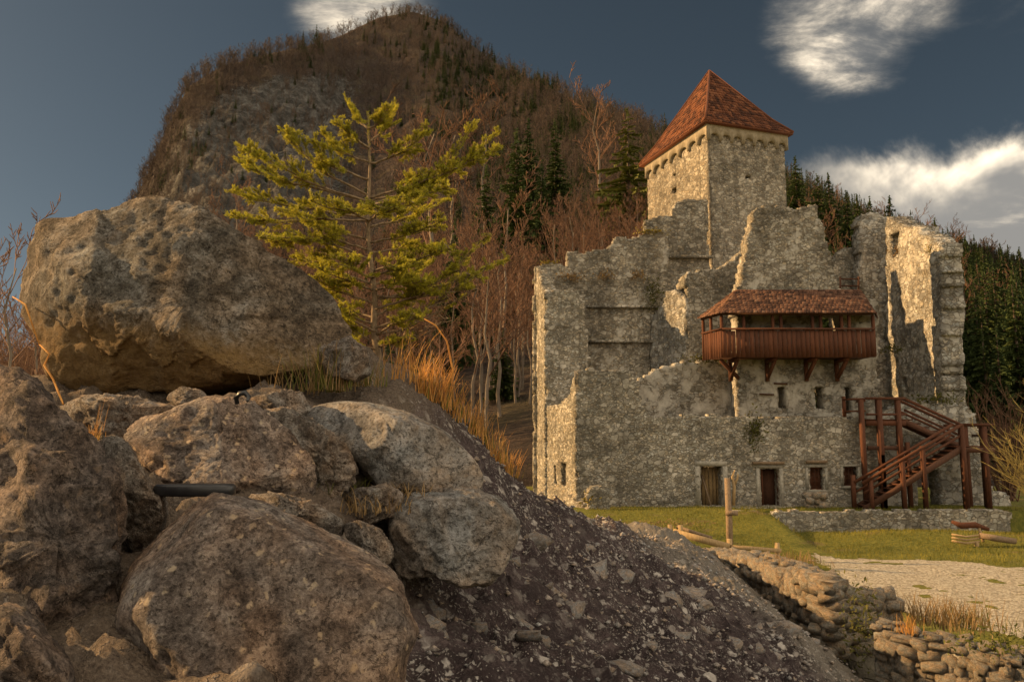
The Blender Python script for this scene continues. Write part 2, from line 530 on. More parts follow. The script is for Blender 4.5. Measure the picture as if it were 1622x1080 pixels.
def mat_ground():
    m, t = new_mat('meadow_grass')
    co = t.n('ShaderNodeTexCoord').outputs['Object']
    a = t.noise(co, 0.5, 6, 0.6, 0.4).outputs[0]
    b = t.noise(co, 7, 6, 0.75).outputs[0]
    c = t.noise(co, 45, 4, 0.7).outputs[0]
    col = t.ramp(t.math('ADD', t.math('MULTIPLY', b, 0.6), t.math('MULTIPLY', c, 0.4)), [(0.3, (0.03, 0.036, 0.008)), (0.48, (0.115, 0.12, 0.018)), (0.64, (0.27, 0.235, 0.045))])
    col = t.mix(t.mapr(a, 0.54, 0.68), col, t.mix(c, (0.09, 0.065, 0.03), (0.22, 0.16, 0.08)))
    finish(t, col, 0.95, t.math('ADD', b, c), 1.0, 0.06)
    return m


M['ground'] = mat_ground()
v, q = grid_mesh(axis(-30, 44, 0.4, 6000), axis(4, 62, 0.4, 6000), gz)
ground = kind(put('ground', v, [q], M['ground'], smooth=True, origin=(0, 0, 0)), 'structure')


def mat_gravel():
    m, t = new_mat('pale_gravel')
    co = t.n('ShaderNodeTexCoord').outputs['Object']
    vo = t.n('ShaderNodeTexVoronoi', {'Vector': co, 'Scale': 17.0}, feature='F1')
    r = t.n('ShaderNodeSeparateColor', {0: vo.outputs['Color']}).outputs[0]
    a = t.noise(co, 1.2, 6, 0.65).outputs[0]
    f = t.noise(co, 60, 3, 0.7).outputs[0]
    col = t.ramp(t.math('ADD', t.math('MULTIPLY', r, 0.55), t.math('MULTIPLY', f, 0.45)), [(0.2, (0.20, 0.17, 0.13)), (0.5, (0.38, 0.34, 0.27)), (0.8, (0.56, 0.51, 0.42))])
    col = t.mix(t.mapr(a, 0.56, 0.72, 0, 0.7), col, (0.15, 0.12, 0.07))
    finish(t, col, 0.95, t.math('SUBTRACT', f, vo.outputs['Distance']), 1.0, 0.05)
    return m


M['gravel'] = mat_gravel()


def in_poly(px, py, poly):
    ins = np.zeros(px.shape, bool)
    n = len(poly)
    for i in range(n):
        x0, y0 = poly[i]; x1, y1 = poly[(i + 1) % n]
        if y0 == y1: continue
        c = ((y0 > py) != (y1 > py)) & (px < (x1 - x0) * (py - y0) / (y1 - y0) + x0)
        ins ^= c
    return ins


def ground_patch(name, poly, mat, step=0.3, lift=0.012, edge=0.25, thick_noise=True):
    poly = np.array(poly, float)
    xs = np.arange(poly[:, 0].min() - 1, poly[:, 0].max() + 1, step)
    ys = np.arange(poly[:, 1].min() - 1, poly[:, 1].max() + 1, step)
    v, q = grid_mesh(xs, ys, lambda X, Y: gz(X, Y) + lift)
    c = v[q].mean(1)
    nn = fbm(np.stack([c[:, 0] * 0.9, c[:, 1] * 0.9, c[:, 0] * 0 + 3], 1), 3) * edge * 3
    keep = in_poly(c[:, 0] + nn, c[:, 1] + nn * 0.6, poly)
    q = q[keep]
    used, inv = np.unique(q, return_inverse=True)
    v = v[used]
    v[:, 2] += 0.02 * fbm(v * 1.3, 3)
    return kind(put(name, v, [inv.reshape(-1, 4)], mat, smooth=True), 'structure')


def G(px, py, z):
    """pixel on a level at height z"""
    u, s = ray(px, py)
    d = (z - EYE) / s
    return (u * d, d)


ground_patch('gravel_path', [G(1290, 888, -1), G(1330, 905, -1), G(1340, 935, -1), G(1420, 968, -1), G(1560, 1000, -1), G(1700, 1030, -1), G(2100, 1010, -1), G(2100, 900, -1), G(1622, 900, -1), G(1500, 888, -1), G(1400, 886, -1), G(1330, 884, -1), G(1280, 878, -1)], M['gravel'], 0.16, 0.012, 0.13)
ground_patch('door_path', [G(1120, 799, 0), G(1165, 807, -0.05), G(1215, 806, 0), G(1290, 801, 0), G(1290, 798, 0), G(1210, 800, 0)], M['gravel'], 0.15, 0.015, 0.1)


# ---- forested mountain behind, a polar terrain
SIL = [(-1400, 690, 300), (-400, 650, 300), (-100, 615, 330), (0, 590, 380), (100, 540, 430), (150, 470, 440), (190, 350, 450), (212, 300, 455), (240, 238, 470),
       (270, 168, 480), (300, 112, 500), (350, 84, 540), (430, 64, 600), (500, 52, 650), (540, 40, 720), (600, 13, 800), (655, 4, 820), (700, 18, 800), (760, 65, 760),
       (800, 92, 700), (870, 118, 620), (930, 145, 540), (1000, 175, 430), (1060, 200, 360), (1150, 220, 320), (1260, 262, 280), (1330, 300, 260), (1400, 335, 240),
       (1500, 375, 220), (1622, 420, 200), (1800, 480, 190), (2300, 570, 190), (3600, 620, 190)]
_su, _ss, _sr = [], [], []
for px, py, R in SIL:
    u, s = ray(px, py)
    th = 11.0 if px < 1100 else 12.5
    _su.append(u); _ss.append(s - th / R); _sr.append(R)
D0 = 57.0


def hill_z(u, d):
    u = np.asarray(u, float); d = np.asarray(d, float)
    R = np.interp(u, _su, _sr); S = np.interp(u, _su, _ss)
    t = np.clip((d - D0) / (R - D0), 0, 1)
    e0 = -4.4 / D0
    ex = np.interp(u, [-0.6, -0.48, -0.3, 0.1, 0.3, 0.7], [0.5, 0.75, 0.62, 0.45, 0.5, 0.5])
    e = e0 + (S - e0) * t ** ex
    z = EYE + d * e
    x, y = u * d, d
    k = np.stack([x.ravel() / 60, y.ravel() / 60, np.zeros(x.size)], 1)
    n = fbm(k, 5, 0.5, True).reshape(x.shape) - 0.3
    n2 = fbm(k * 4, 4, 0.55).reshape(x.shape)
    env = np.sin(np.pi * np.clip(t, 0, 1)) ** 0.7
    rk = rock_amt(u, t)
    z = z + env * (n * 0.028 * d + rk * n2 * 0.02 * d)
    return np.where(d > R, EYE + R * S - (d - R) * 0.55, z)


def rock_amt(u, t):
    # the bare cliff of the western shoulder
    a = np.exp(-((u + 0.33) / 0.13) ** 2) * sstep(0.30, 0.48, t) * (1 - sstep(0.80, 0.97, t))
    return np.clip(a * 1.15, 0, 1)


us = np.interp(np.linspace(0, 1, 330), [0, 0.07, 0.93, 1], [_su[0], ray(-150, 500)[0], ray(1800, 450)[0], _su[-1]])
ts = np.concatenate([np.linspace(0, 1, 130) ** 1.25, 1 + np.linspace(0.03, 0.6, 12)])
U, T = np.meshgrid(us, ts, indexing='ij')
Rr = np.interp(U, _su, _sr)
Dd = D0 + (Rr - D0) * T
Z = hill_z(U, Dd)
v = np.stack([U * Dd, Dd, Z], -1).reshape(-1, 3)
nu, ntt = U.shape
i = np.arange(nu - 1)[:, None] * ntt + np.arange(ntt - 1)[None]
q = np.stack([i, i + ntt, i + ntt + 1, i + 1], -1).reshape(-1, 4)


def mat_hill():
    m, t = new_mat('leaf_litter_slope')
    co = t.n('ShaderNodeTexCoord').outputs['Object']
    a = t.noise(co, 0.06, 7, 0.65, 0.5).outputs[0]
    b = t.noise(co, 0.5, 7, 0.7, 0.3).outputs[0]
    rk = t.n('ShaderNodeAttribute', attribute_name='rock').outputs['Fac']
    litter = t.ramp(b, [(0.3, (0.020, 0.015, 0.012)), (0.5, (0.050, 0.034, 0.026)), (0.7, (0.09, 0.06, 0.043))])
    litter = t.mix(t.mapr(a, 0.5, 0.65, 0, 0.5), litter, (0.09, 0.075, 0.035))
    vo = t.n('ShaderNodeTexVoronoi', {'Vector': t.vmath('MULTIPLY', co, (1, 1, 0.5)), 'Scale': 0.16}, feature='F1').outputs['Distance']
    rock = t.ramp(t.math('ADD', t.math('MULTIPLY', b, 0.7), t.math('MULTIPLY', vo, 0.35)), [(0.35, (0.024, 0.022, 0.020)), (0.52, (0.066, 0.062, 0.056)), (0.74, (0.16, 0.152, 0.14))])
    msk = t.mapr(t.math('ADD', rk, t.math('MULTIPLY', t.math('SUBTRACT', b, 0.5), 1.4)), 0.42, 0.58)
    finish(t, t.mix(msk, litter, rock), 0.95, t.math('SUBTRACT', b, t.math('MULTIPLY', vo, msk)), 1.0, 2.2)
    return m


M['hill'] = mat_hill()
hill = kind(put('hill', v, [q], M['hill'], smooth=True, origin=(0, 0, 0)), 'structure')
at = hill.data.attributes.new('rock', 'FLOAT', 'POINT')
at.data.foreach_set('value', rock_amt(U, np.clip(T, 0, 1)).ravel().astype(np.float32))


# ---- near rock slope: thin-plate surface through control points
CP = [(600, 582, 6.6), (560, 590, 5.6), (680, 628, 6.3), (760, 707, 6.4), (800, 757, 7.3), (850, 800, 9.2), (930, 826, 14), (1000, 834, 18), (1060, 846, 21), (1105, 890, 22),
      (650, 930, 3.9), (640, 1080, 3.0), (760, 930, 4.5), (820, 1080, 3.3), (850, 870, 6.4), (900, 950, 5.3), (1000, 1080, 4.1), (1000, 950, 6.9), (960, 870, 9.5), (1080, 900, 13),
      (1100, 1000, 7), (1180, 1080, 5.4), (1165, 930, 12.5), (1235, 985, 9.8), (1290, 1080, 7.0), (1325, 1062, 9.2),
      (300, 650, 5.2), (480, 610, 5.4), (100, 650, 4.8), (30, 620, 5.6), (300, 800, 3.5), (420, 850, 3.3), (560, 800, 3.9), (200, 900, 2.8), (400, 1100, 2.2), (100, 1100, 2.2), (560, 700, 4.6), (150, 740, 3.6), (0, 760, 3.4)]
cp = np.array([list(P(*c)) for c in CP] + [[0, 0, 1.45], [-2, 0.3, 1.6], [2.5, 0.5, 1.2], [-4, 2, 2.0], [-5, 6, 2.2], [-3, 8.5, 2.3], [-1.5, 8.5, 2.6], [0.2, 10.5, 1.6], [0.5, 15, 0.6],
                                              [2.5, 20.5, -0.2], [4.2, 25, -1.0], [-6, 12, 0.0], [-8, 20, -1.3], [4.5, 8.6, -0.5], [5.2, 10.5, -1.1], [4.6, 6.5, -0.2], [6.5, 10.5, -1.4], [7, 5, -0.6], [6.4, 16, -1.4], [-9, 4, 0.5], [5, 2, 0.2], [0, 26, -1.2], [6, 25, -1.3], [6.5, 21, -1.4]])


def tps_fit(c):
    n = len(c)
    d = np.linalg.norm(c[:, None, :2] - c[None, :, :2], axis=2)
    K = np.where(d > 0, d ** 2 * np.log(d + 1e-9), 0) + 0.02 * np.eye(n)
    Pm = np.concatenate([np.ones((n, 1)), c[:, :2]], 1)
    A = np.block([[K, Pm], [Pm.T, np.zeros((3, 3))]])
    return np.linalg.solve(A, np.concatenate([c[:, 2], np.zeros(3)]))


_tw = tps_fit(cp)


def slope_base(x, y):
    x = np.asarray(x, float); y = np.asarray(y, float)
    xy = np.stack([x.ravel(), y.ravel()], 1)
    d = np.linalg.norm(xy[:, None] - cp[None, :, :2], axis=2)
    z = (np.where(d > 0, d ** 2 * np.log(d + 1e-9), 0) @ _tw[:-3]) + _tw[-3] + xy @ _tw[-2:]
    return z.reshape(x.shape)


def slope_z(x, y):
    z = slope_base(x, y)
    k = np.stack([np.ravel(x), np.ravel(y), np.ravel(z)], 1)
    fade = sstep(0.6, 2.5, np.hypot(np.ravel(x), np.ravel(y)))
    lump = 0.11 * fbm(k * 1.6, 3, 0.5) + 0.10 * (fbm(k * 4.0, 5, 0.6, True) - 0.4) + 0.03 * fbm(k * 16, 3, 0.6)
    return z + (lump * fade).reshape(z.shape)


def mat_slope():
    m, t = new_mat('dark_conglomerate')
    co = t.n('ShaderNodeTexCoord').outputs['Object']
    wv = t.vmath('ADD', co, t.vmath('MULTIPLY', t.noise(co, 9, 4, 0.6).outputs[1], (0.12, 0.12, 0.12)))

    def pebbles(scale, thr):
        vo = t.n('ShaderNodeTexVoronoi', {'Vector': wv, 'Scale': scale}, feature='F1')
        r = t.n('ShaderNodeSeparateColor', {0: vo.outputs['Color']}).outputs
        return t.math('MULTIPLY', t.mapr(vo.outputs['Distance'], 0.42, 0.24), t.mapr(r[0], thr, thr + 0.05)), r[1]
    p1, c1 = pebbles(8.0, 0.55)
    p2, c2 = pebbles(24.0, 0.42)
    p3, c3 = pebbles(60.0, 0.45)
    n = t.noise(co, 5, 6, 0.7, 0.4).outputs[0]
    f = t.noise(co, 70, 4, 0.75).outputs[0]
    base = t.ramp(t.math('ADD', t.math('MULTIPLY', n, 0.6), t.math('MULTIPLY', f, 0.4)), [(0.3, (0.015, 0.010, 0.011)), (0.5, (0.042, 0.028, 0.029)), (0.62, (0.12, 0.09, 0.088))])
    pale = t.mix(t.math('ADD', t.math('MULTIPLY', c2, 0.6), t.math('MULTIPLY', f, 0.4)), (0.20, 0.17, 0.155), (0.68, 0.63, 0.58))
    pm = t.math('MAXIMUM', t.math('MAXIMUM', p1, t.math('MULTIPLY', p2, 0.9)), t.math('MULTIPLY', p3, 0.75))
    pm = t.math('MULTIPLY', pm, t.mapr(t.noise(co, 1.6, 5, 0.65, 0.6).outputs[0], 0.40, 0.58, 0.12, 1.0))
    # towards the yard the outcrop is paler and greyer
    sx = t.n('ShaderNodeSeparateXYZ', {0: co})
    zone = t.mapr(t.math('ADD', t.math('ADD', sx.outputs[0], t.math('MULTIPLY', sx.outputs[1], 0.10)), t.math('MULTIPLY', n, 1.2)), 3.6, 4.9)
    zone = t.math('MULTIPLY', zone, 0.6)
    col = t.mix(pm, base, pale)
    col = t.mix(zone, col, t.ramp(f, [(0.3, (0.10, 0.085, 0.065)), (0.6, (0.30, 0.27, 0.22)), (0.8, (0.45, 0.41, 0.35))]))
    # brown earth under the boulders
    west = t.math('MULTIPLY', t.mapr(t.math('ADD', sx.outputs[0], t.math('MULTIPLY', n, 0.7)), 0.1, -0.5), 0.8)
    col = t.mix(west, col, t.ramp(f, [(0.3, (0.06, 0.042, 0.03)), (0.6, (0.19, 0.145, 0.105)), (0.8, (0.34, 0.28, 0.22))]))
    h = t.math('ADD', t.math('ADD', t.math('MULTIPLY', pm, 0.6), t.math('MULTIPLY', f, 0.7)), n)
    finish(t, col, 0.85, h, 1.0, 0.03)
    return m


M['slope'] = mat_slope()
xs = np.concatenate([np.arange(-10, -3, 0.12), np.arange(-3, 4.5, 0.034), np.arange(4.5, 8, 0.09)])
ys = np.concatenate([np.arange(-0.5, 1.8, 0.1), np.arange(1.8, 8, 0.036), np.arange(8, 27, 0.11)])
v, q = grid_mesh(xs, ys, slope_z)
c = v[q].mean(1)
keep = c[:, 2] > gz(c[:, 0], c[:, 1]) - 0.35
q = q[keep]
used, inv = np.unique(q, return_inverse=True)
rock_slope = kind(put('rock_slope', v[used], [inv.reshape(-1, 4)], M['slope'], smooth=True, origin=(0, 0, 0)), 'structure')
print('slope', len(used))


# stone piece shapes, shared
def stone_mesh(seed, mat, n=2, rough=0.2, power=5.0):
    r = np.random.RandomState(seed)
    vs, fs, idx = [], [], {}

    def vid(p):
        k = tuple(np.round(p, 4))
        if k not in idx: idx[k] = len(vs); vs.append(p)
        return idx[k]
    g = np.linspace(-1, 1, n + 1)
    for ax in range(3):
        for sg in (-1, 1):
            for a in range(n):
                for b in range(n):
                    qd = []
                    for (i, j) in ((a, b), (a + 1, b), (a + 1, b + 1), (a, b + 1)):
                        p = np.zeros(3); p[ax] = sg; p[(ax + 1) % 3] = g[i]; p[(ax + 2) % 3] = g[j]
                        qd.append(vid(p))
                    fs.append(qd if sg > 0 else qd[::-1])
    vv = np.array(vs)
    nrm = (np.abs(vv) ** power).sum(1) ** (1 / power)
    vv = vv / nrm[:, None]
    vv = vv * (1 + rough * r.uniform(-1, 1, (len(vv), 1))) + r.normal(0, rough * 0.35, vv.shape)
    me = mesh_np('stone', vv * 0.5, [np.array(fs)])
    me.materials.append(mat)
    if power < 4: me.polygons.foreach_set('use_smooth', np.ones(len(me.polygons), bool))
    return me


M['stone'] = mat_rock('field_stone', ((0.07, 0.055, 0.04), (0.20, 0.17, 0.125), (0.34, 0.295, 0.225), (0.52, 0.46, 0.37)), 3.5, spot_amt=0.25, bump=0.02)
M['pebble'] = mat_rock('pale_pebble', ((0.12, 0.10, 0.09), (0.24, 0.215, 0.19), (0.36, 0.33, 0.295), (0.50, 0.47, 0.43)), 4.0, spot_amt=0.2, bump=0.012)
STONES = [stone_mesh(k, M['stone'], 2, 0.17, 9.0) for k in range(10)]
PEBBLES = [stone_mesh(40 + k, M['pebble'], 2, 0.26, 3.4) for k in range(8)]

rr = random.Random(5)
cnt = 0
fixed = [(1027, 1030, 30), (992, 1065, 55), (906, 990, 40), (985, 905, 35), (860, 925, 26), (1065, 905, 34), (745, 1000, 22), (870, 1060, 30), (1160, 1020, 36), (1230, 1035, 40), (800, 985, 22), (930, 870, 26), (1110, 960, 36), (700, 1050, 20), (1015, 960, 24)]
spots_px = fixed + [(rr.uniform(660, 1320), rr.uniform(830, 1080), 8 + 48 * rr.random() ** 4) for _ in range(420)]


def on_slope(px, py):
    """where the sight line through a pixel meets the rock slope"""
    u, s = ray(px, py)
    d = np.linspace(2.2, 24, 500)
    h = EYE + s * d - slope_base(u * d, d)
    k = np.where(h < 0)[0]
    return None if len(k) == 0 else float(d[k[0]])


for (px, py, w_) in spots_px:
    if cnt >= 170: break
    d = on_slope(px, py)
    if d is None or d > 15: continue
    u, s = ray(px, py)
    sz = w_ * d / F
    z = float(slope_z(np.array([u * d]), np.array([d]))[0])
    o = piece('stone', PEBBLES[cnt % 8], (u * d, d, z - 0.22 * sz), (rr.uniform(-.5, .5), rr.uniform(-.5, .5), rr.uniform(0, 6.3)),
              (sz * rr.uniform(.8, 1.2), sz * rr.uniform(.7, 1.1), sz * rr.uniform(.4, .75)), rock_slope)
    cnt += 1

# fine gravel lying on the slope, uncountable
N = 9000
rs = np.random.RandomState(3)
gx = rs.uniform(-1.2, 6, N * 3); gy = 2.4 + rs.uniform(0, 1, N * 3) ** 1.7 * 14
ok = (np.abs(gx / gy) < 0.7) & (gx > -0.6 + 0.02 * gy)
gx, gy = gx[ok][:N], gy[ok][:N]
gzv = slope_z(gx, gy)
oct_v = np.array([[1, 0, 0], [-1, 0, 0], [0, 1, 0], [0, -1, 0], [0, 0, 1], [0, 0, -1]], float)
oct_t = np.array([[0, 2, 4], [2, 1, 4], [1, 3, 4], [3, 0, 4], [2, 0, 5], [1, 2, 5], [3, 1, 5], [0, 3, 5]])
n = len(gx)
size = (0.004 + 0.016 * rs.uniform(0, 1, n) ** 3) * (0.7 + gy / 6)
vv = oct_v[None] * size[:, None, None] * rs.uniform(0.5, 1.3, (n, 6, 1)) * np.array([1, 1, 0.7])
vv = vv + np.stack([gx, gy, gzv + size * 0.2], 1)[:, None]
tt = (oct_t[None] + (np.arange(n) * 6)[:, None, None]).reshape(-1, 3)
kind(put('gravel', vv.reshape(-1, 3), [tt], M['pebble'], rock_slope, smooth=True), 'stuff')


# ================================================================== CASTLE
def slab(name, A, B, poly, thick, mat, parent, holes=(), cell=0.16, seed=0, px=True, jit=0.035, back=1, amp=0.05):
    """ruined wall on the upright plane through plan points A, B; poly as pixels (px) or (u, z); thickness goes back"""
    A = np.array(A, float); B = np.array(B, float)
    ax = (B - A) / np.linalg.norm(B - A)
    nb = np.array([-ax[1], ax[0]]) * back

    def conv(p):
        if not px: return p
        u, s = ray(*p)
        den = ax[0] - u * ax[1]
        k = (u * A[1] - A[0]) / den
        Y = A[1] + k * ax[1]
        return (k, EYE + s * Y)
    pl = [conv(p) for p in poly]
    hs = []
    for h in holes:
        a, b = conv((h[0], h[1])), conv((h[2], h[3]))
        hs.append((min(a[0], b[0]), max(a[0], b[0]), min(a[1], b[1]), max(a[1], b[1])))
    pa = np.array(pl)
    lo, hi = pa.min(0), pa.max(0)
    nx, nz = int((hi[0] - lo[0]) / cell) + 1, int((hi[1] - lo[1]) / cell) + 1
    su, sz = (hi[0] - lo[0]) / nx, (hi[1] - lo[1]) / nz
    cu = lo[0] + (np.arange(nx) + 0.5) * su
    cz = lo[1] + (np.arange(nz) + 0.5) * sz
    CU, CZ = np.meshgrid(cu, cz, indexing='ij')
    wob = fbm(np.stack([CU.ravel() * 1.2, CZ.ravel() * 1.2, np.full(CU.size, seed * 3.7)], 1), 3).reshape(CU.shape) * 0.12
    keep = in_poly(CU + wob, CZ + wob, pl)
    for (a, b, c_, d) in hs:
        keep &= ~((CU > a) & (CU < b) & (CZ > c_) & (CZ < d))
    nl = max(1, int(round(thick / 0.3)))
    gu = lo[0] + np.arange(nx + 1) * su
    gzz = lo[1] + np.arange(nz + 1) * sz
    GU, GZ = np.meshgrid(gu, gzz, indexing='ij')
    NVv = GU.size
    r = np.random.RandomState(seed + 11)
    V = []
    for l in range(nl + 1):
        w_ = thick * l / nl
        uu = GU.ravel() + r.uniform(-jit, jit, NVv)
        zz = GZ.ravel() + r.uniform(-jit, jit, NVv)
        ww = w_ + r.uniform(-jit, jit, NVv) + amp * fbm(np.stack([GU.ravel() * 0.7, GZ.ravel() * 0.7, np.full(NVv, l * 0.12 + seed)], 1), 3)
        V.append(np.stack([A[0] + uu * ax[0] + ww * nb[0], A[1] + uu * ax[1] + ww * nb[1], zz], 1))
    V = np.concatenate(V)

    def gi(i, j): return i * (nz + 1) + j
    ii, jj = np.where(keep)
    front = np.stack([gi(ii, jj), gi(ii + 1, jj), gi(ii + 1, jj + 1), gi(ii, jj + 1)], 1)
    backf = front[:, ::-1] + nl * NVv
    faces = [front, backf]
    pad = np.pad(keep, 1)
    for (di, dj, e) in ((-1, 0, ((0, 1), (0, 0))), (1, 0, ((1, 0), (1, 1))), (0, -1, ((0, 0), (1, 0))), (0, 1, ((1, 1), (0, 1)))):
        m = keep & ~pad[1 + di:1 + di + nx, 1 + dj:1 + dj + nz]
        a, b = np.where(m)
        p0 = gi(a + e[0][0], b + e[0][1]); p1 = gi(a + e[1][0], b + e[1][1])
        for l in range(nl):
            faces.append(np.stack([p1 + l * NVv, p0 + l * NVv, p0 + (l + 1) * NVv, p1 + (l + 1) * NVv], 1))
    Fq = np.concatenate([f for f in faces if len(f)])
    used, inv = np.unique(Fq, return_inverse=True)
    return put(name, V[used], [inv.reshape(-1, 4)], mat, parent)


def XY(px, d, py=600):
    p = P(px, py, d)
    return (p.x, p.y)


castle = thing('castle_ruin', (12.0, 43.0, 0.0), 'roofless grey stone castle ruin with wooden balcony, stepped broken walls and small doors', 'castle')

front = slab('front_wall', (0, 40), (10, 40),
             [(912, 818), (912, 588), (935, 582), (960, 587), (1000, 583), (1010, 600), (1020, 640), (1034, 659), (1090, 657), (1200, 661), (1300, 659), (1394, 663), (1394, 818)],
             0.9, M['wall'], castle, holes=[(1110, 738, 1144, 802), (1205, 741, 1234, 802), (1281, 740, 1306, 776), (1336, 739, 1358, 770)], cell=0.13, seed=1, amp=0.06)
slab('recessed_wall', (0, 42.3), (10, 42.3), [(995, 720), (995, 606), (1030, 590), (1060, 577), (1092, 573), (1166, 570), (1168, 720)], 0.7, M['plaster'], castle, seed=2)
slab('gable_wall', (0, 41), (10, 41), [(1165, 474), (1166, 460), (1172, 446), (1180, 415), (1183, 385), (1190, 352), (1197, 330), (1212, 326), (1250, 329), (1288, 325), (1299, 345), (1314, 400), (1325, 440), (1331, 458), (1334, 474)], 1.1, M['gable'], castle, cell=0.12, seed=33, jit=0.045)
slab('balcony_wall', (0, 41), (10, 41), [(1165, 690), (1165, 473.5), (1390, 473.5), (1390, 690)],
     1.1, M['plaster'], castle, holes=[(1229, 611, 1246, 646), (1290, 612, 1304, 646), (1298, 497, 1332, 530), (1336, 612, 1350, 655), (1156, 497, 1170, 560)], cell=0.14, seed=3)
slab('broken_pier_wall', (0, 44), (10, 44), [(1086, 690), (1087, 433), (1110, 428), (1140, 424), (1160, 412), (1178, 396), (1178, 690)], 3.0, M['wall'], castle, seed=4)  # unseen depth added behind the face to block sun from the wing wall
slab('back_wall', (0, 47.2), (10, 47.2),
     [(845, 820), (845, 422), (868, 417), (897, 420), (899, 396), (930, 399), (966, 391), (974, 375), (1000, 377), (1020, 371), (1025, 347), (1045, 343), (1063, 341), (1068, 322), (1085, 316), (1121, 317), (1124, 700), (1000, 820)],
     0.9, M['gable'], castle, seed=5, cell=0.13)
slab('cross_wall', (0, 44.6), (10, 44.6), [(863, 820), (864, 463), (880, 459), (915, 461), (924, 476), (931, 520), (936, 600), (950, 640), (950, 820)], 0.9, M['wall'], castle, seed=6)
side = slab('side_wall', XY(866, 44.6), XY(912, 40.0), [(866, 825), (866, 646), (885, 640), (903, 625), (910, 588), (912, 588), (912, 825)], 0.8, M['wall'], castle,
            holes=[(877, 735, 881, 768), (889, 735, 896, 770)], seed=7, cell=0.13)
slab('side_wall', XY(846, 48.0), XY(864, 44.7), [(846, 820), (846, 424), (856, 440), (863, 470), (864, 820)], 0.8, M['wall'], castle, seed=8)
slab('plastered_pier_wall', XY(1030, 47.2), XY(1086, 44.1), [(1030, 690), (1030, 500), (1048, 488), (1056, 462), (1072, 460), (1086, 470), (1086, 690)], 0.8, M['white'], castle, seed=9)
slab('rear_wall', (0, 48.4), (10, 48.4), [(1318, 560), (1320, 410), (1332, 396), (1345, 392), (1362, 400), (1366, 560)], 0.7, M['wall'], castle, seed=10)
slab('wing_back_wall', (0, 47.2), (10, 47.2), [(1354, 690), (1358, 470), (1363, 410), (1358, 352), (1366, 338), (1385, 336), (1402, 343), (1412, 352), (1414, 690)], 0.9, M['white'], castle, seed=11, cell=0.14)
wing = slab('wing_wall', XY(1402, 47.0, 500), XY(1490, 40.4, 500),
            [(1402, 690), (1402, 344), (1420, 353), (1445, 362), (1468, 378), (1489, 389), (1493, 640), (1493, 700)], 1.15, M['white'], castle,
            holes=[(1408, 374, 1424, 404), (1409, 480, 1414, 515), (1432, 600, 1440, 625)], seed=12, cell=0.14, amp=0.16)
slab('wing_base_wall', (0, 40.5), (10, 40.5), [(1396, 820), (1396, 652), (1420, 640), (1446, 634), (1500, 640), (1536, 644), (1548, 660), (1552, 720), (1570, 770), (1600, 790), (1602, 820)], 1.0, M['white'], castle,
     holes=[(1450, 745, 1490, 805)], seed=13)
slab('left_stub_wall', (0, 38.2), (10, 38.2), [(929, 850), (931, 775), (940, 770), (965, 772), (969, 780), (967, 850)], 0.9, M['wall'], castle, seed=14, cell=0.12)
# lean rubble toe at the left corner
slab('rubble_toe', XY(880, 42.5), XY(926, 38.6), [(880, 850), (882, 790), (900, 783), (915, 796), (926, 812), (926, 850)], 0.8, M['wall'], castle, seed=15, cell=0.14)

# dark store rooms behind the openings
for (a, b) in ((1096, 1160), (1192, 1246), (1268, 1318), (1326, 1372)):
    mb = MB()
    p0, p1 = P(a, 812, 41.9), P(b, 725, 41.9)
    mb.box(((p0.x + p1.x) / 2, 41.95, (p0.z + p1.z) / 2), (p1.x - p0.x, 0.1, p1.z - p0.z))
    mb.build('room_back', M['plaster'], castle)


def fr(x0, y0, x1, y1, d, wd, dep, mat, parent, name='jamb', sill=True, proud=0.05):
    """four-sided surround round an opening given in pixels"""
    a, b = P(x0, y1, d), P(x1, y0, d)
    w2 = wd
    specs = [('jamb', ((a.x - w2 / 2), (a.z + b.z) / 2, w2, b.z - a.z)), ('jamb', ((b.x + w2 / 2), (a.z + b.z) / 2, w2, b.z - a.z)), ('lintel', ((a.x + b.x) / 2, b.z + w2 / 2, b.x - a.x + 2 * w2, w2))]
    if sill: specs.append(('sill', ((a.x + b.x) / 2, a.z - w2 / 2 + 0.02, b.x - a.x + 2 * w2, w2)))
    for nm, (x, z, sx, szz) in specs:
        mb = MB().box((x, d - proud + dep / 2, z), (sx - 0.004, dep, szz - 0.004))
        mb.build(nm, mat, parent)


fr(1110, 738, 1144, 803, 40, 0.24, 0.5, M['jamb'], front, sill=False, proud=0.06)
fr(1205, 741, 1234, 803, 40, 0.18, 0.5, M['jamb'], front, sill=False, proud=0.06)
fr(1281, 740, 1306, 776, 40, 0.13, 0.45, M['jamb'], front, proud=0.06)
fr(1336, 739, 1358, 770, 40, 0.12, 0.45, M['jamb'], front, proud=0.06)
for (x0, x1, y) in ((1192, 1242, 733), (1277, 1310, 731)):
    a, b = P(x0, y, 39.9), P(x1, y, 39.9)
    MB().beam(a, b, 0.16, 0.14).build('wooden_lintel', M['wood_grey'], front)
# door of pale planks, ajar, with a leaning board
for k in range(5):
    p = P(1114 + k * 6.2, 770, 40.75)
    MB().box((p.x, 40.8 + 0.02 * (k % 2), 0.95), (0.17, 0.05, 1.9)).build('door_plank', M['wood_pale'], front)
MB().beam(P(1112, 752, 40.5), P(1126, 800, 40.1), 0.12, 0.05).build('leaning_board', M['wood_grey'], front)
for px in (1207, 1232):
    p = P(px, 770, 40.3)
    MB().box((p.x, 40.3, 1.0), (0.07, 0.1, 1.95)).build('door_frame', M['wood'], front)
p = P(1219, 770, 40.7)
MB().box((p.x, 40.75, 0.95), (0.75, 0.05, 1.85)).build('door_leaf', M['wood_dark'], front)
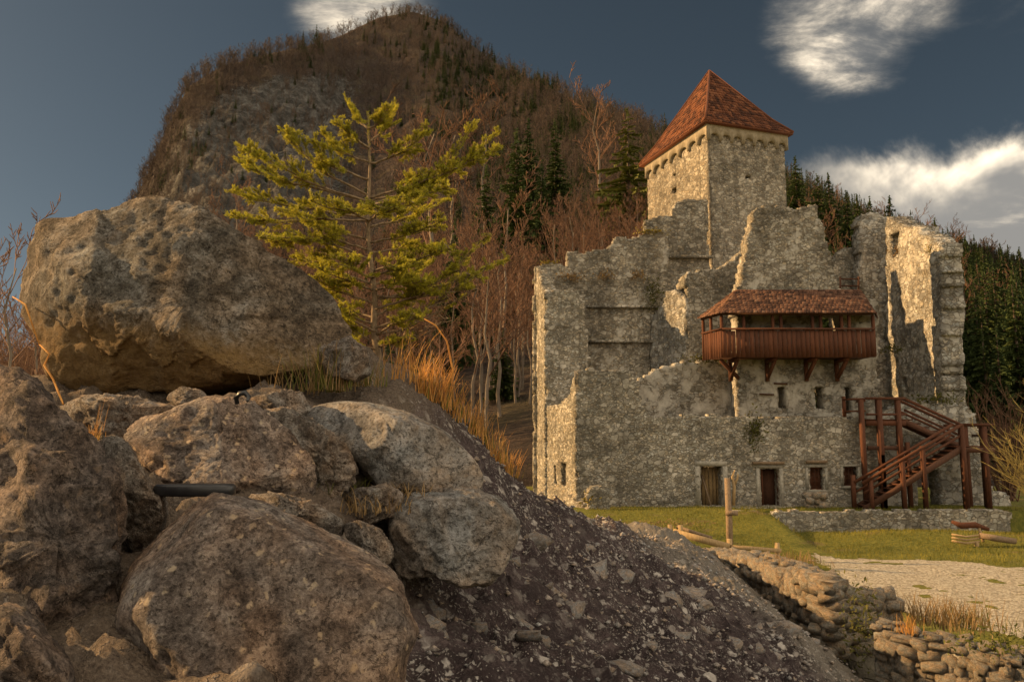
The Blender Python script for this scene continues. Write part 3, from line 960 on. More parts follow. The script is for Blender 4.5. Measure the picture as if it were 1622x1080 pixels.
# barred wooden windows
for (x0, y0, x1, y1) in ((1281, 740, 1306, 776), (1336, 739, 1358, 770)):
    a, b = P(x0, y1, 40.2), P(x1, y0, 40.2)
    wf = MB()
    for (x, z, sx, szz) in ((a.x + .04, (a.z + b.z) / 2, .08, b.z - a.z), (b.x - .04, (a.z + b.z) / 2, .08, b.z - a.z), ((a.x + b.x) / 2, b.z - .04, b.x - a.x, .075), ((a.x + b.x) / 2, a.z + .04, b.x - a.x, .075)):
        wf.box((x, 40.2, z), (sx, 0.08, szz))
    win = wf.build('window', M['wood'], front)
    nn = 4
    for k in range(nn):
        f = (k + 0.6) / (nn + 0.2)
        MB().box((a.x + (b.x - a.x) * f, 40.18, (a.z + b.z) / 2), (0.03, 0.03, b.z - a.z)).build('bar', M['wood_dark'], win)
    for k in range(4):
        f = (k + 0.6) / 4.2
        MB().box(((a.x + b.x) / 2, 40.22, a.z + (b.z - a.z) * f), (b.x - a.x, 0.025, 0.03)).build('bar', M['wood_dark'], win)
    MB().box(((a.x + b.x) / 2, 40.42, (a.z + b.z) / 2), (b.x - a.x + .1, 0.05, b.z - a.z + .1)).build('shutter', M['wood'], win)

# joist stubs, rails and beams left in the upper walls
for (x0, y0, x1, y1, d) in ((1203, 624, 1226, 625, 40.9), (1226, 607, 1247, 608, 40.9), (1330, 442, 1360, 442, 46.6), (1330, 453, 1360, 453, 46.6)):
    MB().beam(P(x0, y0, d), P(x1, y1, d), 0.07, 0.08).build('beam', M['wood_dark'], castle)
for px in (1331, 1360):
    MB().beam(P(px, 438, 46.6), P(px, 475, 46.6), 0.08, 0.08).build('rail_post', M['wood_dark'], castle)
# ledges that carried the floors
for (x0, x1, y, d) in ((930, 1042, 486, 47.1), (930, 1042, 541, 47.1), (1060, 1130, 407, 47.1)):
    a, b = P(x0, y, d), P(x1, y, d)
    MB().beam(a, b, 0.3, 0.16).build('floor_ledge', M['wall'], castle)

# ---- balcony
ZB0, ZB1 = P(1260, 564, 39.3).z, P(1260, 522, 39.3).z
ZE = P(1260, 498, 39.1).z
xl, xr = P(1143, 540, 39.3).x, P(1385, 540, 39.3).x
xw = P(1112, 540, 40.95).x
mb = MB()
dv = [(xw, 40.98), (xl, 39.3), (xr, 39.3), (xr, 40.98)]
mb.add([[x, y, z] for z in (ZB0, ZB0 + 0.14) for (x, y) in dv], [[3, 2, 1, 0], [4, 5, 6, 7], [0, 1, 5, 4], [1, 2, 6, 5], [2, 3, 7, 6], [3, 0, 4, 7]])
balcony = mb.build('balcony', M['wood_dark'], castle)
rb = random.Random(9)


def board_run(a, b, n):
    a, b = Vector((*a, 0)), Vector((*b, 0))
    ang = math.atan2(b.y - a.y, b.x - a.x)
    L = (b - a).length / n
    for k in range(n):
        c = a.lerp(b, (k + 0.5) / n)
        h = ZB1 - ZB0 + 0.02 + rb.uniform(-.03, .03)
        MB().box((c.x, c.y - 0.03, ZB0 - 0.06 + h / 2), (L * rb.uniform(0.86, 0.97), 0.035, h), ang).build('board', M['wood'], balcony)
    MB().beam((a.x, a.y - 0.06, ZB1 + 0.02), (b.x, b.y - 0.06, ZB1 + 0.02), 0.14, 0.09).build('handrail', M['wood'], balcony)
    MB().beam((a.x, a.y - 0.03, ZE + 0.06), (b.x, b.y - 0.03, ZE + 0.06), 0.13, 0.13).build('eave_beam', M['wood_dark'], balcony)


board_run((xl, 39.28), (xr, 39.28), 33)
board_run((xw, 40.95), (xl, 39.28), 9)
for px in (1143, 1178, 1224, 1237, 1287, 1300, 1333, 1345, 1383):
    p = P(px, 510, 39.36)
    MB().box((p.x, 39.38, (ZB0 + ZE) / 2), (0.13, 0.13, ZE - ZB0)).build('post', M['wood'], balcony)
for f in (0.08, 0.5):
    c = Vector((xw, 40.9, 0)).lerp(Vector((xl, 39.38, 0)), f)
    MB().box((c.x, c.y + .02, (ZB0 + ZE) / 2), (0.13, 0.13, ZE - ZB0)).build('post', M['wood'], balcony)
for px in (1168, 1228, 1292, 1342):
    q0 = P(px, 560, 39.5)
    br = MB()
    br.beam((q0.x, 39.45, ZB0 - 0.1), (q0.x, 40.98, ZB0 - 0.1), 0.17, 0.2)
    br.beam((q0.x, 39.65, ZB0 - 0.2), (q0.x, 40.9, ZB0 - 1.0), 0.15, 0.15)
    br.box((q0.x, 40.88, ZB0 - 0.65), (0.17, 0.16, 0.95))
    br.build('bracket', M['wood'], balcony)
br = MB()
br.beam((P(1143, 560, 39.6).x, 39.8, ZB0 - 0.15), (P(1166, 560, 41).x + .05, 40.95, ZB0 - 0.95), 0.15, 0.15)
br.build('bracket', M['wood'], balcony)
# roof planes with shingles
RT = P(1165, 459, 40.9).z
r0 = Vector((P(1166, 459, 40.9).x, 40.9, RT)); r1 = Vector((P(1362, 461, 40.9).x, 40.9, RT))
e0 = Vector((P(1141, 500, 38.95).x, 38.95, ZE + .05)); e1 = Vector((P(1387, 500, 38.95).x, 38.95, ZE + .05))
ew = Vector((P(1104, 508, 40.9).x, 40.9, ZE + .05)); ee = Vector((P(1389, 500, 40.9).x, 40.9, ZE + .05))


def shingles(mb, a, b, c, d, nrow, wid, rnd, lift=0.05):
    """tile a roof plane: eave a-b, top d-c"""
    a, b, c, d = [Vector(k) for k in (a, b, c, d)]
    nrm = (b - a).cross(d - a).normalized()
    if nrm.z < 0: nrm = -nrm
    for i in range(nrow):
        f0, f1 = i / nrow, min((i + 1.35) / nrow, 1.0)
        L0, R0, L1, R1 = a.lerp(d, f0), b.lerp(c, f0), a.lerp(d, f1), b.lerp(c, f1)
        n_ = max(1, int((R0 - L0).length / wid))
        off = 0.5 * (i % 2)
        for k in range(-1, n_ + 1):
            s0, s1 = (k + off + 0.04) / n_, (k + off + 0.96) / n_
            s0, s1 = max(0, s0), min(1, s1)
            if s1 - s0 < 0.01: continue
            h = lift * rnd.uniform(0.7, 1.5)
            p = [L0.lerp(R0, s0), L0.lerp(R0, s1), L1.lerp(R1, s1), L1.lerp(R1, s0)]
            dn = (L0 - L1).normalized() * rnd.uniform(-0.02, 0.03)
            up = [p[0] + nrm * h + dn, p[1] + nrm * h + dn, p[2] + nrm * 0.012, p[3] + nrm * 0.012]
            lo_ = [p[0] + dn, p[1] + dn]
            mb.add([list(x) for x in up + lo_], [[0, 1, 2, 3], [4, 5, 1, 0], ], [[4, 0, 3], [5, 2, 1]])


rm = MB()
rm.add([list(x) for x in (r0, r1, e0, e1, ew, ee)], [[2, 3, 1, 0]], [[4, 2, 0], [3, 5, 1]])
broof = rm.build('balcony_roof', M['wood_dark'], castle)
rnd = random.Random(2)
tm = MB()
shingles(tm, e0, e1, r1, r0, 11, 0.2, rnd)
shingles(tm, ew, e0, r0, r0, 11, 0.2, rnd)
shingles(tm, e1, ee, r1, r1, 11, 0.2, rnd)
kind(tm.build('shingle', M['tile_old'], broof), 'stuff')

# ---- tower
TA = RAD(18.9)
tb = Vector((math.cos(TA), math.sin(TA), 0)); ta = Vector((-math.sin(TA), math.cos(TA), 0))
c0 = P(1117, 190, 48)
ZEV = c0.z
c0 = Vector((c0.x, c0.y, 0))
LA, LB, OV = 8.8, 6.66, 0.42
k0 = c0 + (ta + tb) * OV
la, lb = LA - 2 * OV, LB - 2 * OV
tower = thing('castle_tower', tuple(c0 + ta * LA / 2 + tb * LB / 2), 'tall square rubble stone tower with steep red tiled pyramid roof above the ruin', 'tower')
ZT = ZEV - 0.15


def xy(vv): return (vv.x, vv.y)


def trect(L, z0=-0.5): return [(0, z0), (L, z0), (L, ZT), (0, ZT)]


def hole_uv(px_, py_, A, B, w_, h_):
    A = np.array(A); ax = (np.array(B) - A); ax /= np.linalg.norm(ax)
    u, s = ray(px_, py_)
    k = (u * A[1] - A[0]) / (ax[0] - u * ax[1])
    Y = A[1] + k * ax[1]
    z = EYE + s * Y
    return (k - w_ / 2, z - h_ / 2, k + w_ / 2, z + h_ / 2)


fa, fb = xy(k0), xy(k0 + tb * lb)
slab('front_wall', fa, fb, trect(lb), 1.0, M['tower'], tower, px=False, seed=21, cell=0.2, jit=0.03, amp=0.03, holes=[hole_uv(1186, 281, fa, fb, 0.4, 0.28)])
ga, gb = xy(k0 + ta * la), xy(k0)
slab('west_wall', xy(k0 + ta * la), xy(k0 + ta * 0.98), [(0, -0.5), (la - 0.98, -0.5), (la - 0.98, ZT), (0, ZT)], 1.0, M['tower'], tower, px=False, seed=22, cell=0.2, jit=0.03, amp=0.03,
     holes=[hole_uv(1068, 302, ga, gb, 0.5, 0.45), hole_uv(1068, 277, ga, gb, 0.28, 0.28)])
# corner fill so the west face reaches the corner
slab('corner_wall', xy(k0 + ta * 1.0), xy(k0 + ta * 0.02), trect(0.98), 0.9, M['tower'], tower, px=False, seed=23, cell=0.2, jit=0.03, amp=0.03)
slab('east_wall', xy(k0 + tb * lb + ta * 0.98), xy(k0 + tb * lb + ta * la), trect(la - 0.98), 1.0, M['tower'], tower, px=False, seed=24, cell=0.3, jit=0.03)
slab('rear_wall', xy(k0 + tb * (lb - 1) + ta * la), xy(k0 + tb + ta * la), trect(lb - 2), 1.0, M['tower'], tower, px=False, seed=25, cell=0.3, jit=0.03)


def arcade(A, B, n, name, out=0.18, band=0.60, drop=0.34):
    """plaster band under the eave carried on little round arches"""
    A, B = Vector(A), Vector(B)
    d = (B - A); L = d.length; d.normalize()
    o = Vector((d.y, -d.x, 0))
    z1, zb = ZT + 0.05, ZT - band
    wv = L / n
    us_, zs_ = [], []
    for k in range(n):
        pier = 0.17 * wv
        us_ += [k * wv, k * wv + pier * 0.5]; zs_ += [zb - drop, zb - drop]
        rw = wv - pier
        for j in range(1, 12):
            a = math.pi * (1 - j / 12)
            us_.append(k * wv + wv / 2 + math.cos(a) * rw / 2)
            zs_.append(zb - drop + 0.12 + math.sin(a) * drop * 0.9)
        us_ += [(k + 1) * wv - pier * 0.5]; zs_ += [zb - drop]
    us_.append(L); zs_.append(zb - drop)
    vs, qs = [], []
    m = len(us_)
    for (u_, z_) in zip(us_, zs_):
        p = A + d * u_
        fp = p + o * out
        vs += [[fp.x, fp.y, z1], [fp.x, fp.y, z_], [p.x, p.y, z_], [p.x, p.y, z1]]
    for j in range(m - 1):
        a, b = j * 4, j * 4 + 4
        qs += [[a, a + 1, b + 1, b], [a + 1, a + 2, b + 2, b + 1]]
    qs += [[0, 3, 2, 1], [(m - 1) * 4 + t_ for t_ in (0, 1, 2, 3)]]
    return put(name, vs, [np.array(qs)], M['band'], tower)


out = 0.18
arcade(k0 + ta * (la + 0.0), k0 - ta * out, 7, 'arched_cornice')
arcade(k0 + tb * 0.01, k0 + tb * (lb + out), 7, 'arched_cornice')
arcade(k0 + tb * lb, k0 + tb * lb + ta * la, 7, 'arched_cornice')
apex = P(1130, 113, 53.2)
apex = Vector((*(c0 + ta * LA / 2 + tb * LB / 2).xy, P(1126, 113, 53.2).z))
cor = [c0, c0 + tb * LB, c0 + tb * LB + ta * LA, c0 + ta * LA]
cor = [Vector((p.x, p.y, ZEV)) for p in cor]
# bell-cast: a flatter skirt at the eave
knee = [p.lerp(Vector((apex.x, apex.y, p.z)), 0.24) + Vector((0, 0, 1.15)) for p in cor]
rm = MB()
vs = cor + knee + [apex] + [p - Vector((0, 0, 0.12)) for p in cor]
qs, tsx = [], []
for k in range(4):
    j = (k + 1) % 4
    qs += [[k, j, 4 + j, 4 + k], [9 + k, 9 + j, j, k]]
    tsx += [[4 + k, 4 + j, 8]]
qs.append([12, 11, 10, 9])
rm.add([list(p) for p in vs], qs, tsx)
troof = rm.build('roof', M['tile'], tower)
tm = MB()
for k in range(4):
    j = (k + 1) % 4
    shingles(tm, cor[k], cor[j], knee[j], knee[k], 5, 0.24, rnd, 0.055)
    shingles(tm, knee[k], knee[j], apex, apex, 17, 0.24, rnd, 0.055)
kind(tm.build('roof_tile', M['tile'], troof), 'stuff')
for k in range(4):
    MB().tube([cor[k] + Vector((0, 0, .05)), knee[k] + Vector((0, 0, .05)), apex + Vector((0, 0, .04))], 0.09, 6).build('hip_ridge', M['tile'], troof)

# ================================================================== WOODEN STAIRCASE
stair = thing('wooden_staircase', (P(1460, 805, 38.6).x, 38.6, 0.0), 'red brown timber staircase in two flights with railings against the castle', 'staircase')
SW = M['wood']


def sb(name, a, b, wd, ht, mat=None): return MB().beam(a, b, wd, ht).build(name, mat or SW, stair)


def up(px, py0, py1, d, wd=0.2):
    x = P(px, (py0 + py1) / 2, d).x
    z0, z1 = P(px, py0, d).z, P(px, py1, d).z
    return MB().box((x, d, (z0 + z1) / 2), (wd, wd, abs(z1 - z0))).build('post', SW, stair)


dn, df = 38.1, 39.0        # near and far side of the lower flight
du0, du1 = 39.15, 39.85    # upper flight
# lower flight
xa, xb = P(1366, 800, 38.5).x, P(1522, 800, 38.5).x
zl = P(1525, 706, 38.5).z
nst = 15
for k in range(nst):
    f = (k + 0.5) / nst
    x = xa + (xb - xa) * f
    z = zl * (k + 1) / nst
    MB().box((x, (dn + df) / 2, z - 0.03), ((xb - xa) / nst + 0.06, df - dn, 0.06)).build('tread', SW, stair)
for d in (dn, df):
    sb('stringer', (xa - .1, d, 0.0), (xb, d, zl - 0.12), 0.09, 0.28, M['wood_dark'])
    off = 0 if d == dn else 0.03
    sb('handrail', (xa - .15, d - .06 - off, 0.28 + 0.95), (xb + .05, d - .06 - off, zl + 1.0), 0.11, 0.13)
    sb('rail', (xa - .1, d - .04, 0.28 + 0.48), (xb, d - .04, zl + 0.5), 0.07, 0.1)
for (px, d, y0, y1) in ((1380, dn, 810, 757), (1352, df, 806, 752), (1431, dn, 810, 728), (1464, dn, 810, 706), (1400, df, 806, 720), (1440, df, 806, 700)):
    up(px, y0, y1, d, 0.18)
# turning landing
xl2, xr2 = P(1520, 706, 38.5).x, P(1566, 706, 38.5).x
nb_ = 7
for k in range(nb_):
    y = dn + (du1 - dn) * (k + .5) / nb_
    MB().box(((xl2 + xr2) / 2, y, zl - 0.03), (xr2 - xl2, (du1 - dn) / nb_ - 0.02, 0.06)).build('landing_board', SW, stair)
for (px, d) in ((1527, dn), (1562, dn), (1532, du1), (1560, du1)):
    up(px, 812, 671, d, 0.22)
for d in (dn, du1):
    sb('handrail', (xl2, d - .08, zl + 1.0), (xr2 + .05, d - .08, zl + 1.0), 0.1, 0.12)
    sb('joist', (xl2, d - .05, zl - 0.2), (xr2, d - .05, zl - 0.2), 0.1, 0.24, M['wood_dark'])
sb('handrail', (xr2 + .02, dn, zl + 1.0), (xr2 + .02, du1, zl + 1.0), 0.1, 0.12)
sb('rail', (xr2 + .02, dn, zl + .5), (xr2 + .02, du1, zl + .5), 0.07, 0.1)
# upper flight
zu = P(1395, 664, 39.5).z
xu0, xu1 = P(1518, 700, 39.5).x, P(1427, 664, 39.5).x
for k in range(7):
    f = (k + .5) / 7
    MB().box((xu0 + (xu1 - xu0) * f, (du0 + du1) / 2, zl + (zu - zl) * (k + 1) / 7 - .03), (abs(xu1 - xu0) / 7 + .06, du1 - du0, 0.06)).build('tread', SW, stair)
for d in (du0, du1):
    sb('stringer', (xu0, d, zl - 0.1), (xu1, d, zu - 0.12), 0.09, 0.26, M['wood_dark'])
    sb('handrail', (xu0, d - .06, zl + 1.0), (xu1, d - .06, zu + 1.0), 0.1, 0.12)
    sb('rail', (xu0, d - .04, zl + .45), (xu1, d - .04, zu + .45), 0.07, 0.1)
# top platform
xp0, xp1 = P(1365, 664, 39.5).x, xu1
for k in range(6):
    y = du0 - .05 + (39.95 - du0) * (k + .5) / 6
    MB().box(((xp0 + xp1) / 2, y, zu - 0.03), (xp1 - xp0, 0.125, 0.06)).build('platform_board', SW, stair)
sb('joist', (xp0, du0 - .1, zu - .2), (xp1, du0 - .1, zu - .2), 0.12, 0.24)
sb('joist', (xp0, du0 - .1, zu - 1.4), (xp1, du0 - .1, zu - 1.4), 0.1, 0.2, M['wood_dark'])
for (px, y0, y1, w_) in ((1396, 808, 631, 0.24), (1425, 760, 633, 0.22), (1368, 808, 633, 0.2)):
    up(px, y0, y1, du0 - .12, w_)
sb('handrail', (xp0, du0 - .2, zu + 1.0), (xp1, du0 - .2, zu + 1.0), 0.1, 0.12)
sb('rail', (xp0, du0 - .18, zu + .22), (xp1, du0 - .18, zu + .22), 0.08, 0.1)
up(1337, 660, 628, 39.95, 0.14)
sb('handrail', (P(1337, 632, 39.8).x, 39.9, zu + 1.0), (xp0, du0 - .1, zu + .98), 0.08, 0.1)
sb('rail', (P(1337, 632, 39.8).x, 39.9, zu + .4), (xp0, du0 - .1, zu + .4), 0.07, 0.08)
sb('handrail', (xp0, du0 - .1, zu + .9), (xp0, 39.95, zu + .9), 0.08, 0.1)

# ================================================================== YARD
yw = slab('terrace_wall', (0, 37.4), (10, 37.4), [(1209, 856), (1210, 816), (1225, 811), (1300, 810), (1400, 808), (1500, 807), (1600, 808), (1606, 858)], 0.5, M['lowwall'], None, seed=31, cell=0.1, jit=0.025)
tag(yw, 'low grey rubble retaining wall between the meadow and the castle terrace', 'wall')

stp = thing('stone_steps', (P(1188, 850, 37.5).x, 37.2, -0.9), 'four worn stone steps beside the end of the low retaining wall', 'steps')
for k in range(5):
    x = P(1187 - k * 3, 830, 37.4).x
    MB().box((x, 36.3 + k * 0.38, -0.92 + k * 0.2), (1.5, 0.5, 0.24)).build('step', M['jamb'], stp)

rs_ = random.Random(21)


def stone_wall(name, path, heights, base, width, sz, label, n_face, faces=(1,), seed=0, topper=True, z_start=0.0):
    """dry stone wall: an earth core and single stones laid in courses on the visible faces and the top"""
    path = [Vector((p[0], p[1], 0)) for p in path]
    base_pt = path[0].lerp(path[-1], 0.5)
    t = thing(name, (base_pt.x, base_pt.y, base), label, 'wall')
    r = random.Random(seed)
    seg = [(path[i + 1] - path[i]).length for i in range(len(path) - 1)]
    L = sum(seg)

    def at_(f):
        s = f * L
        for i, g in enumerate(seg):
            if s <= g or i == len(seg) - 1:
                p = path[i].lerp(path[i + 1], min(1, s / g))
                d = (path[i + 1] - path[i]).normalized()
                h = heights[i] + (heights[i + 1] - heights[i]) * min(1, s / g)
                return p, d, Vector((-d.y, d.x, 0)), h
            s -= g
    core = MB()
    nseg = 14
    vs, qs = [], []
    for k in range(nseg + 1):
        p, d, nn, h = at_(k / nseg)
        for (o, z) in ((-1, base - .3), (-1, base + h - .08), (1, base + h - .08), (1, base - .3)):
            q_ = p + nn * o * (width / 2 - 0.045)
            vs.append([q_.x, q_.y, z + r.uniform(-.03, .03)])
    for k in range(nseg):
        for j in range(4):
            a = k * 4 + j; b = k * 4 + (j + 1) % 4
            qs.append([a, a + 4, b + 4, b])
    qs += [[0, 1, 2, 3], [nseg * 4 + j for j in (3, 2, 1, 0)]]
    put('core', vs, [np.array(qs)], M['lowwall'], t)
    c = 0
    for fc in faces:
        z = z_start
        while z < max(heights) and c < n_face:
            hh = sz * r.uniform(0.4, 0.95)
            s = 0.0
            while s < L and c < n_face:
                ww = sz * r.uniform(0.5, 1.9)
                p, d, nn, h = at_((s + ww / 2) / L)
                if z + hh * 0.6 < h:
                    q_ = p + nn * fc * (width / 2 - 0.07 + r.uniform(-.05, .04))
                    piece('stone', r.choice(STONES), (q_.x, q_.y, base + z + hh / 2 + r.uniform(-.02, .02)), (r.uniform(-.3, .3), r.uniform(-.28, .28), math.atan2(d.y, d.x) + r.uniform(-.3, .3)),
                          (ww * 1.12, sz * r.uniform(.7, 1.5), hh * r.uniform(1.0, 1.5)), t)
                    c += 1
                s += ww
            z += hh * 0.97
    for i in range(1, len(path) - 1):
        d1, d2 = (path[i] - path[i - 1]).normalized(), (path[i + 1] - path[i]).normalized()
        if d1.dot(d2) > .9: continue
        for fc in faces:
            z = z_start
            while z < heights[i] and c < 290:
                nn = (Vector((-d1.y, d1.x, 0)) + Vector((-d2.y, d2.x, 0))).normalized() * fc
                q_ = path[i] + nn * (width * .55 + r.uniform(-.05, .03))
                piece('stone', r.choice(STONES), (q_.x, q_.y, base + z + .1), (r.uniform(-.2, .2), r.uniform(-.2, .2), r.uniform(0, 3)), (sz * 1.9, sz * 1.6, sz * .85), t)
                q_ = path[i] + nn * (width * .38) + d1 * .25
                piece('stone', r.choice(STONES), (q_.x, q_.y, base + z + .05), (r.uniform(-.2, .2), r.uniform(-.2, .2), r.uniform(0, 3)), (sz * 1.8, sz * 1.6, sz * .85), t)
                q_ = path[i] + nn * (width * .38) + d2 * .1 - d1 * .15
                piece('stone', r.choice(STONES), (q_.x, q_.y, base + z + .08), (r.uniform(-.2, .2), r.uniform(-.2, .2), r.uniform(0, 3)), (sz * 1.8, sz * 1.6, sz * .85), t)
                c += 3
                z += sz * .62
    if topper:
        s = 0.0
        while s < L and c < 298:
            p, d, nn, h = at_(s / L)
            for o in (-0.3, 0.0, 0.3):
                if c >= 298: break
                q_ = p + nn * (o * width + r.uniform(-.06, .06)) + d * r.uniform(-.08, .08)
                k = sz * r.uniform(.7, 1.4)
                piece('stone', r.choice(STONES), (q_.x, q_.y, base + h + r.uniform(-.09, .03)), (r.uniform(-.3, .3), r.uniform(-.3, .3), r.uniform(0, 6)), (k, k * .85, k * .5), t)
                c += 1
            s += sz * 1.1
    return t


M['earth'] = mat_plain('brown_earth', (0.05, 0.038, 0.025), (0.14, 0.105, 0.065), 9, bump=0.03)
pA, pB = P(1120, 895, 22.5), P(1318, 960, 14.2)
stone_wall('ruined_stone_wall', [(pA.x, pA.y), ((pA.x + pB.x) / 2 + .1, (pA.y + pB.y) / 2), (pB.x, pB.y), (pB.x + .9, pB.y + .25)], [1.05, 1.4, 1.65, 1.4], -0.85, 0.8, 0.24,
           'sunlit ruined rubble wall running along the gravel path below the rock slope', 235, faces=(-1,), seed=4, z_start=0.5)
pC, pD = P(1400, 1010, 12.6), P(1730, 1010, 10.5)
stone_wall('broken_stone_wall', [(pC.x, pC.y), ((pC.x + pD.x) / 2, (pC.y + pD.y) / 2), (pD.x, pD.y)], [1.5, 1.5, 1.3], -1.15, 0.7, 0.17,
           'short broken rubble wall topped with weeds beside the shaded gap', 245, faces=(-1,), seed=6, z_start=0.3)

# post and timber rail in front of the steps
pp = P(1155, 850, 29.0)
zg = float(gz(np.array([pp.x]), np.array([29.0]))[0])
post = thing('wooden_post', (pp.x, 29.0, zg), 'weathered upright wooden post with a forked top and a pale stay', 'post')
zt = P(1155, 757, 29).z
MB().tube([(pp.x, 29, zg - .2), (pp.x + .02, 29, (zg + zt) / 2), (pp.x + .0, 29, zt)], [0.12, 0.115, 0.10], 8).build('shaft', M['wood_grey'], post)
f0 = P(1162, 800, 28.95)
MB().tube([f0, P(1163, 770, 28.95), P(1160, 755, 28.95), P(1164, 744, 28.95)], [0.06, 0.06, 0.05, 0.02], 6).build('fork', M['wood_pale'], post)
MB().tube([P(1163, 768, 28.95), P(1168, 757, 28.95), P(1169, 750, 28.95)], [0.05, 0.045, 0.02], 6).build('fork', M['wood_pale'], post)
MB().box((f0.x - .08, 28.93, P(1155, 812, 29).z), (0.42, 0.12, 0.16)).build('tie', M['wood_grey'], post)

r0_, r1_, r2_ = P(1066, 842, 26.5), P(1156, 866, 26.0), P(1236, 872, 26.5)
rail = thing('timber_rail', (r1_.x, r1_.y, r1_.z - .1), 'long pale hewn timber rail lying low on short stakes near the post', 'rail')
MB().beam(r0_, r1_, 0.15, 0.2).build('beam', M['wood_pale'], rail)
MB().beam(r1_ + Vector((.02, 0, 0)), r2_, 0.13, 0.13).build('beam', M['wood_pale'], rail)
MB().beam(P(1072, 834, 26.75), P(1128, 852, 26.4), 0.1, 0.1).build('batten', M['wood_grey'], rail)
for (px, py, d) in ((1063, 845, 26.6), (1080, 846, 26.4), (1158, 868, 26.0), (1234, 874, 26.5)):
    p = P(px, py, d)
    MB().box((p.x, p.y + .16, p.z - .2), (0.13, 0.12, 0.95)).build('stake', M['wood_pale'], rail)

# stone block under the window
bl = P(1293, 800, 39.1)
blk = thing('stone_block', (bl.x, 39.1, 0), 'rough pile of mortared stones standing under the barred window', 'stone block')
for k in range(9):
    piece('stone', STONES[k], (bl.x - .3 + .3 * (k % 3) + rs_.uniform(-.05, .05), 39.1 + rs_.uniform(-.12, .12), 0.12 + .24 * (k // 3)), (rs_.uniform(-.2, .2), rs_.uniform(-.2, .2), rs_.uniform(0, 6)), (.42, .4, .32), blk)

# low beam seat in the meadow
sg = P(1548, 872, 31.5)
zs = float(gz(np.array([sg.x]), np.array([31.5]))[0])
seat = thing('rustic_log_seat', (sg.x, 31.5, zs), 'tan log and reddish curved plank carried on a short post in the meadow', 'log seat')
MB().tube([(sg.x, 31.5, zs - .2), (sg.x, 31.5, P(1548, 858, 31.5).z)], [0.09, 0.08], 8).build('post', M['wood_pale'], seat)
MB().tube([P(1552, 848, 31.5), P(1575, 852, 31.4), P(1608, 857, 31.4)], [0.11, 0.125, 0.115], 9).build('log', M['wood_grey'], seat)
for k, yy in enumerate((847, 852, 857)):
    MB().tube([P(1508, yy - 1, 31.5), P(1530, yy + 3, 31.5), P(1552, yy, 31.5)], 0.045, 6).build('rail', M['wood_pale'], seat)
MB().tube([P(1508, 826, 31.8), P(1522, 832, 31.8), P(1545, 831, 31.8), P(1566, 838, 31.8)], [0.06, 0.12, 0.12, 0.07], 8).build('curved_plank', M['wood'], seat)
MB().tube([P(1550, 834, 31.8), (P(1550, 834, 31.8).x, 31.55, P(1548, 858, 31.5).z)], 0.06, 6).build('prop', M['wood_pale'], seat)

# ================================================================== BOULDERS
tn = lambda *k: k
M['rock_big'] = mat_rock('brown_grey_boulder', ((0.030, 0.024, 0.018), (0.105, 0.088, 0.066), (0.19, 0.165, 0.13), (0.38, 0.35, 0.30)), 1.4, spot_amt=0.25, bounce_tint=(0.42, 0.70, (0.30, 0.18, 0.06)), bump=0.05)
M['rock_grey'] = mat_rock('grey_boulder', ((0.065, 0.055, 0.046), (0.19, 0.17, 0.145), (0.29, 0.27, 0.24), (0.46, 0.43, 0.39)), 1.9, spots=(0.42, 0.33, 0.23), spot_amt=0.3, bump=0.03)
M['rock_tan'] = mat_rock('tan_spotted_boulder', ((0.042, 0.029, 0.022), (0.145, 0.110, 0.087), (0.26, 0.203, 0.162), (0.50, 0.41, 0.33)), 2.2, spots=(0.56, 0.43, 0.29), spot_amt=0.95, bump=0.03)
M['rock_rough'] = mat_rock('rough_conglomerate', ((0.055, 0.042, 0.032), (0.19, 0.15, 0.115), (0.36, 0.30, 0.24), (0.60, 0.53, 0.45)), 3.4, spots=(0.50, 0.42, 0.34), spot_amt=0.6, bump=0.05)
M['rock_left'] = mat_rock('dark_left_boulder', ((0.034, 0.026, 0.022), (0.115, 0.092, 0.078), (0.23, 0.185, 0.155), (0.48, 0.39, 0.32)), 2.0, spots=(0.40, 0.29, 0.20), spot_amt=0.5, bump=0.05)


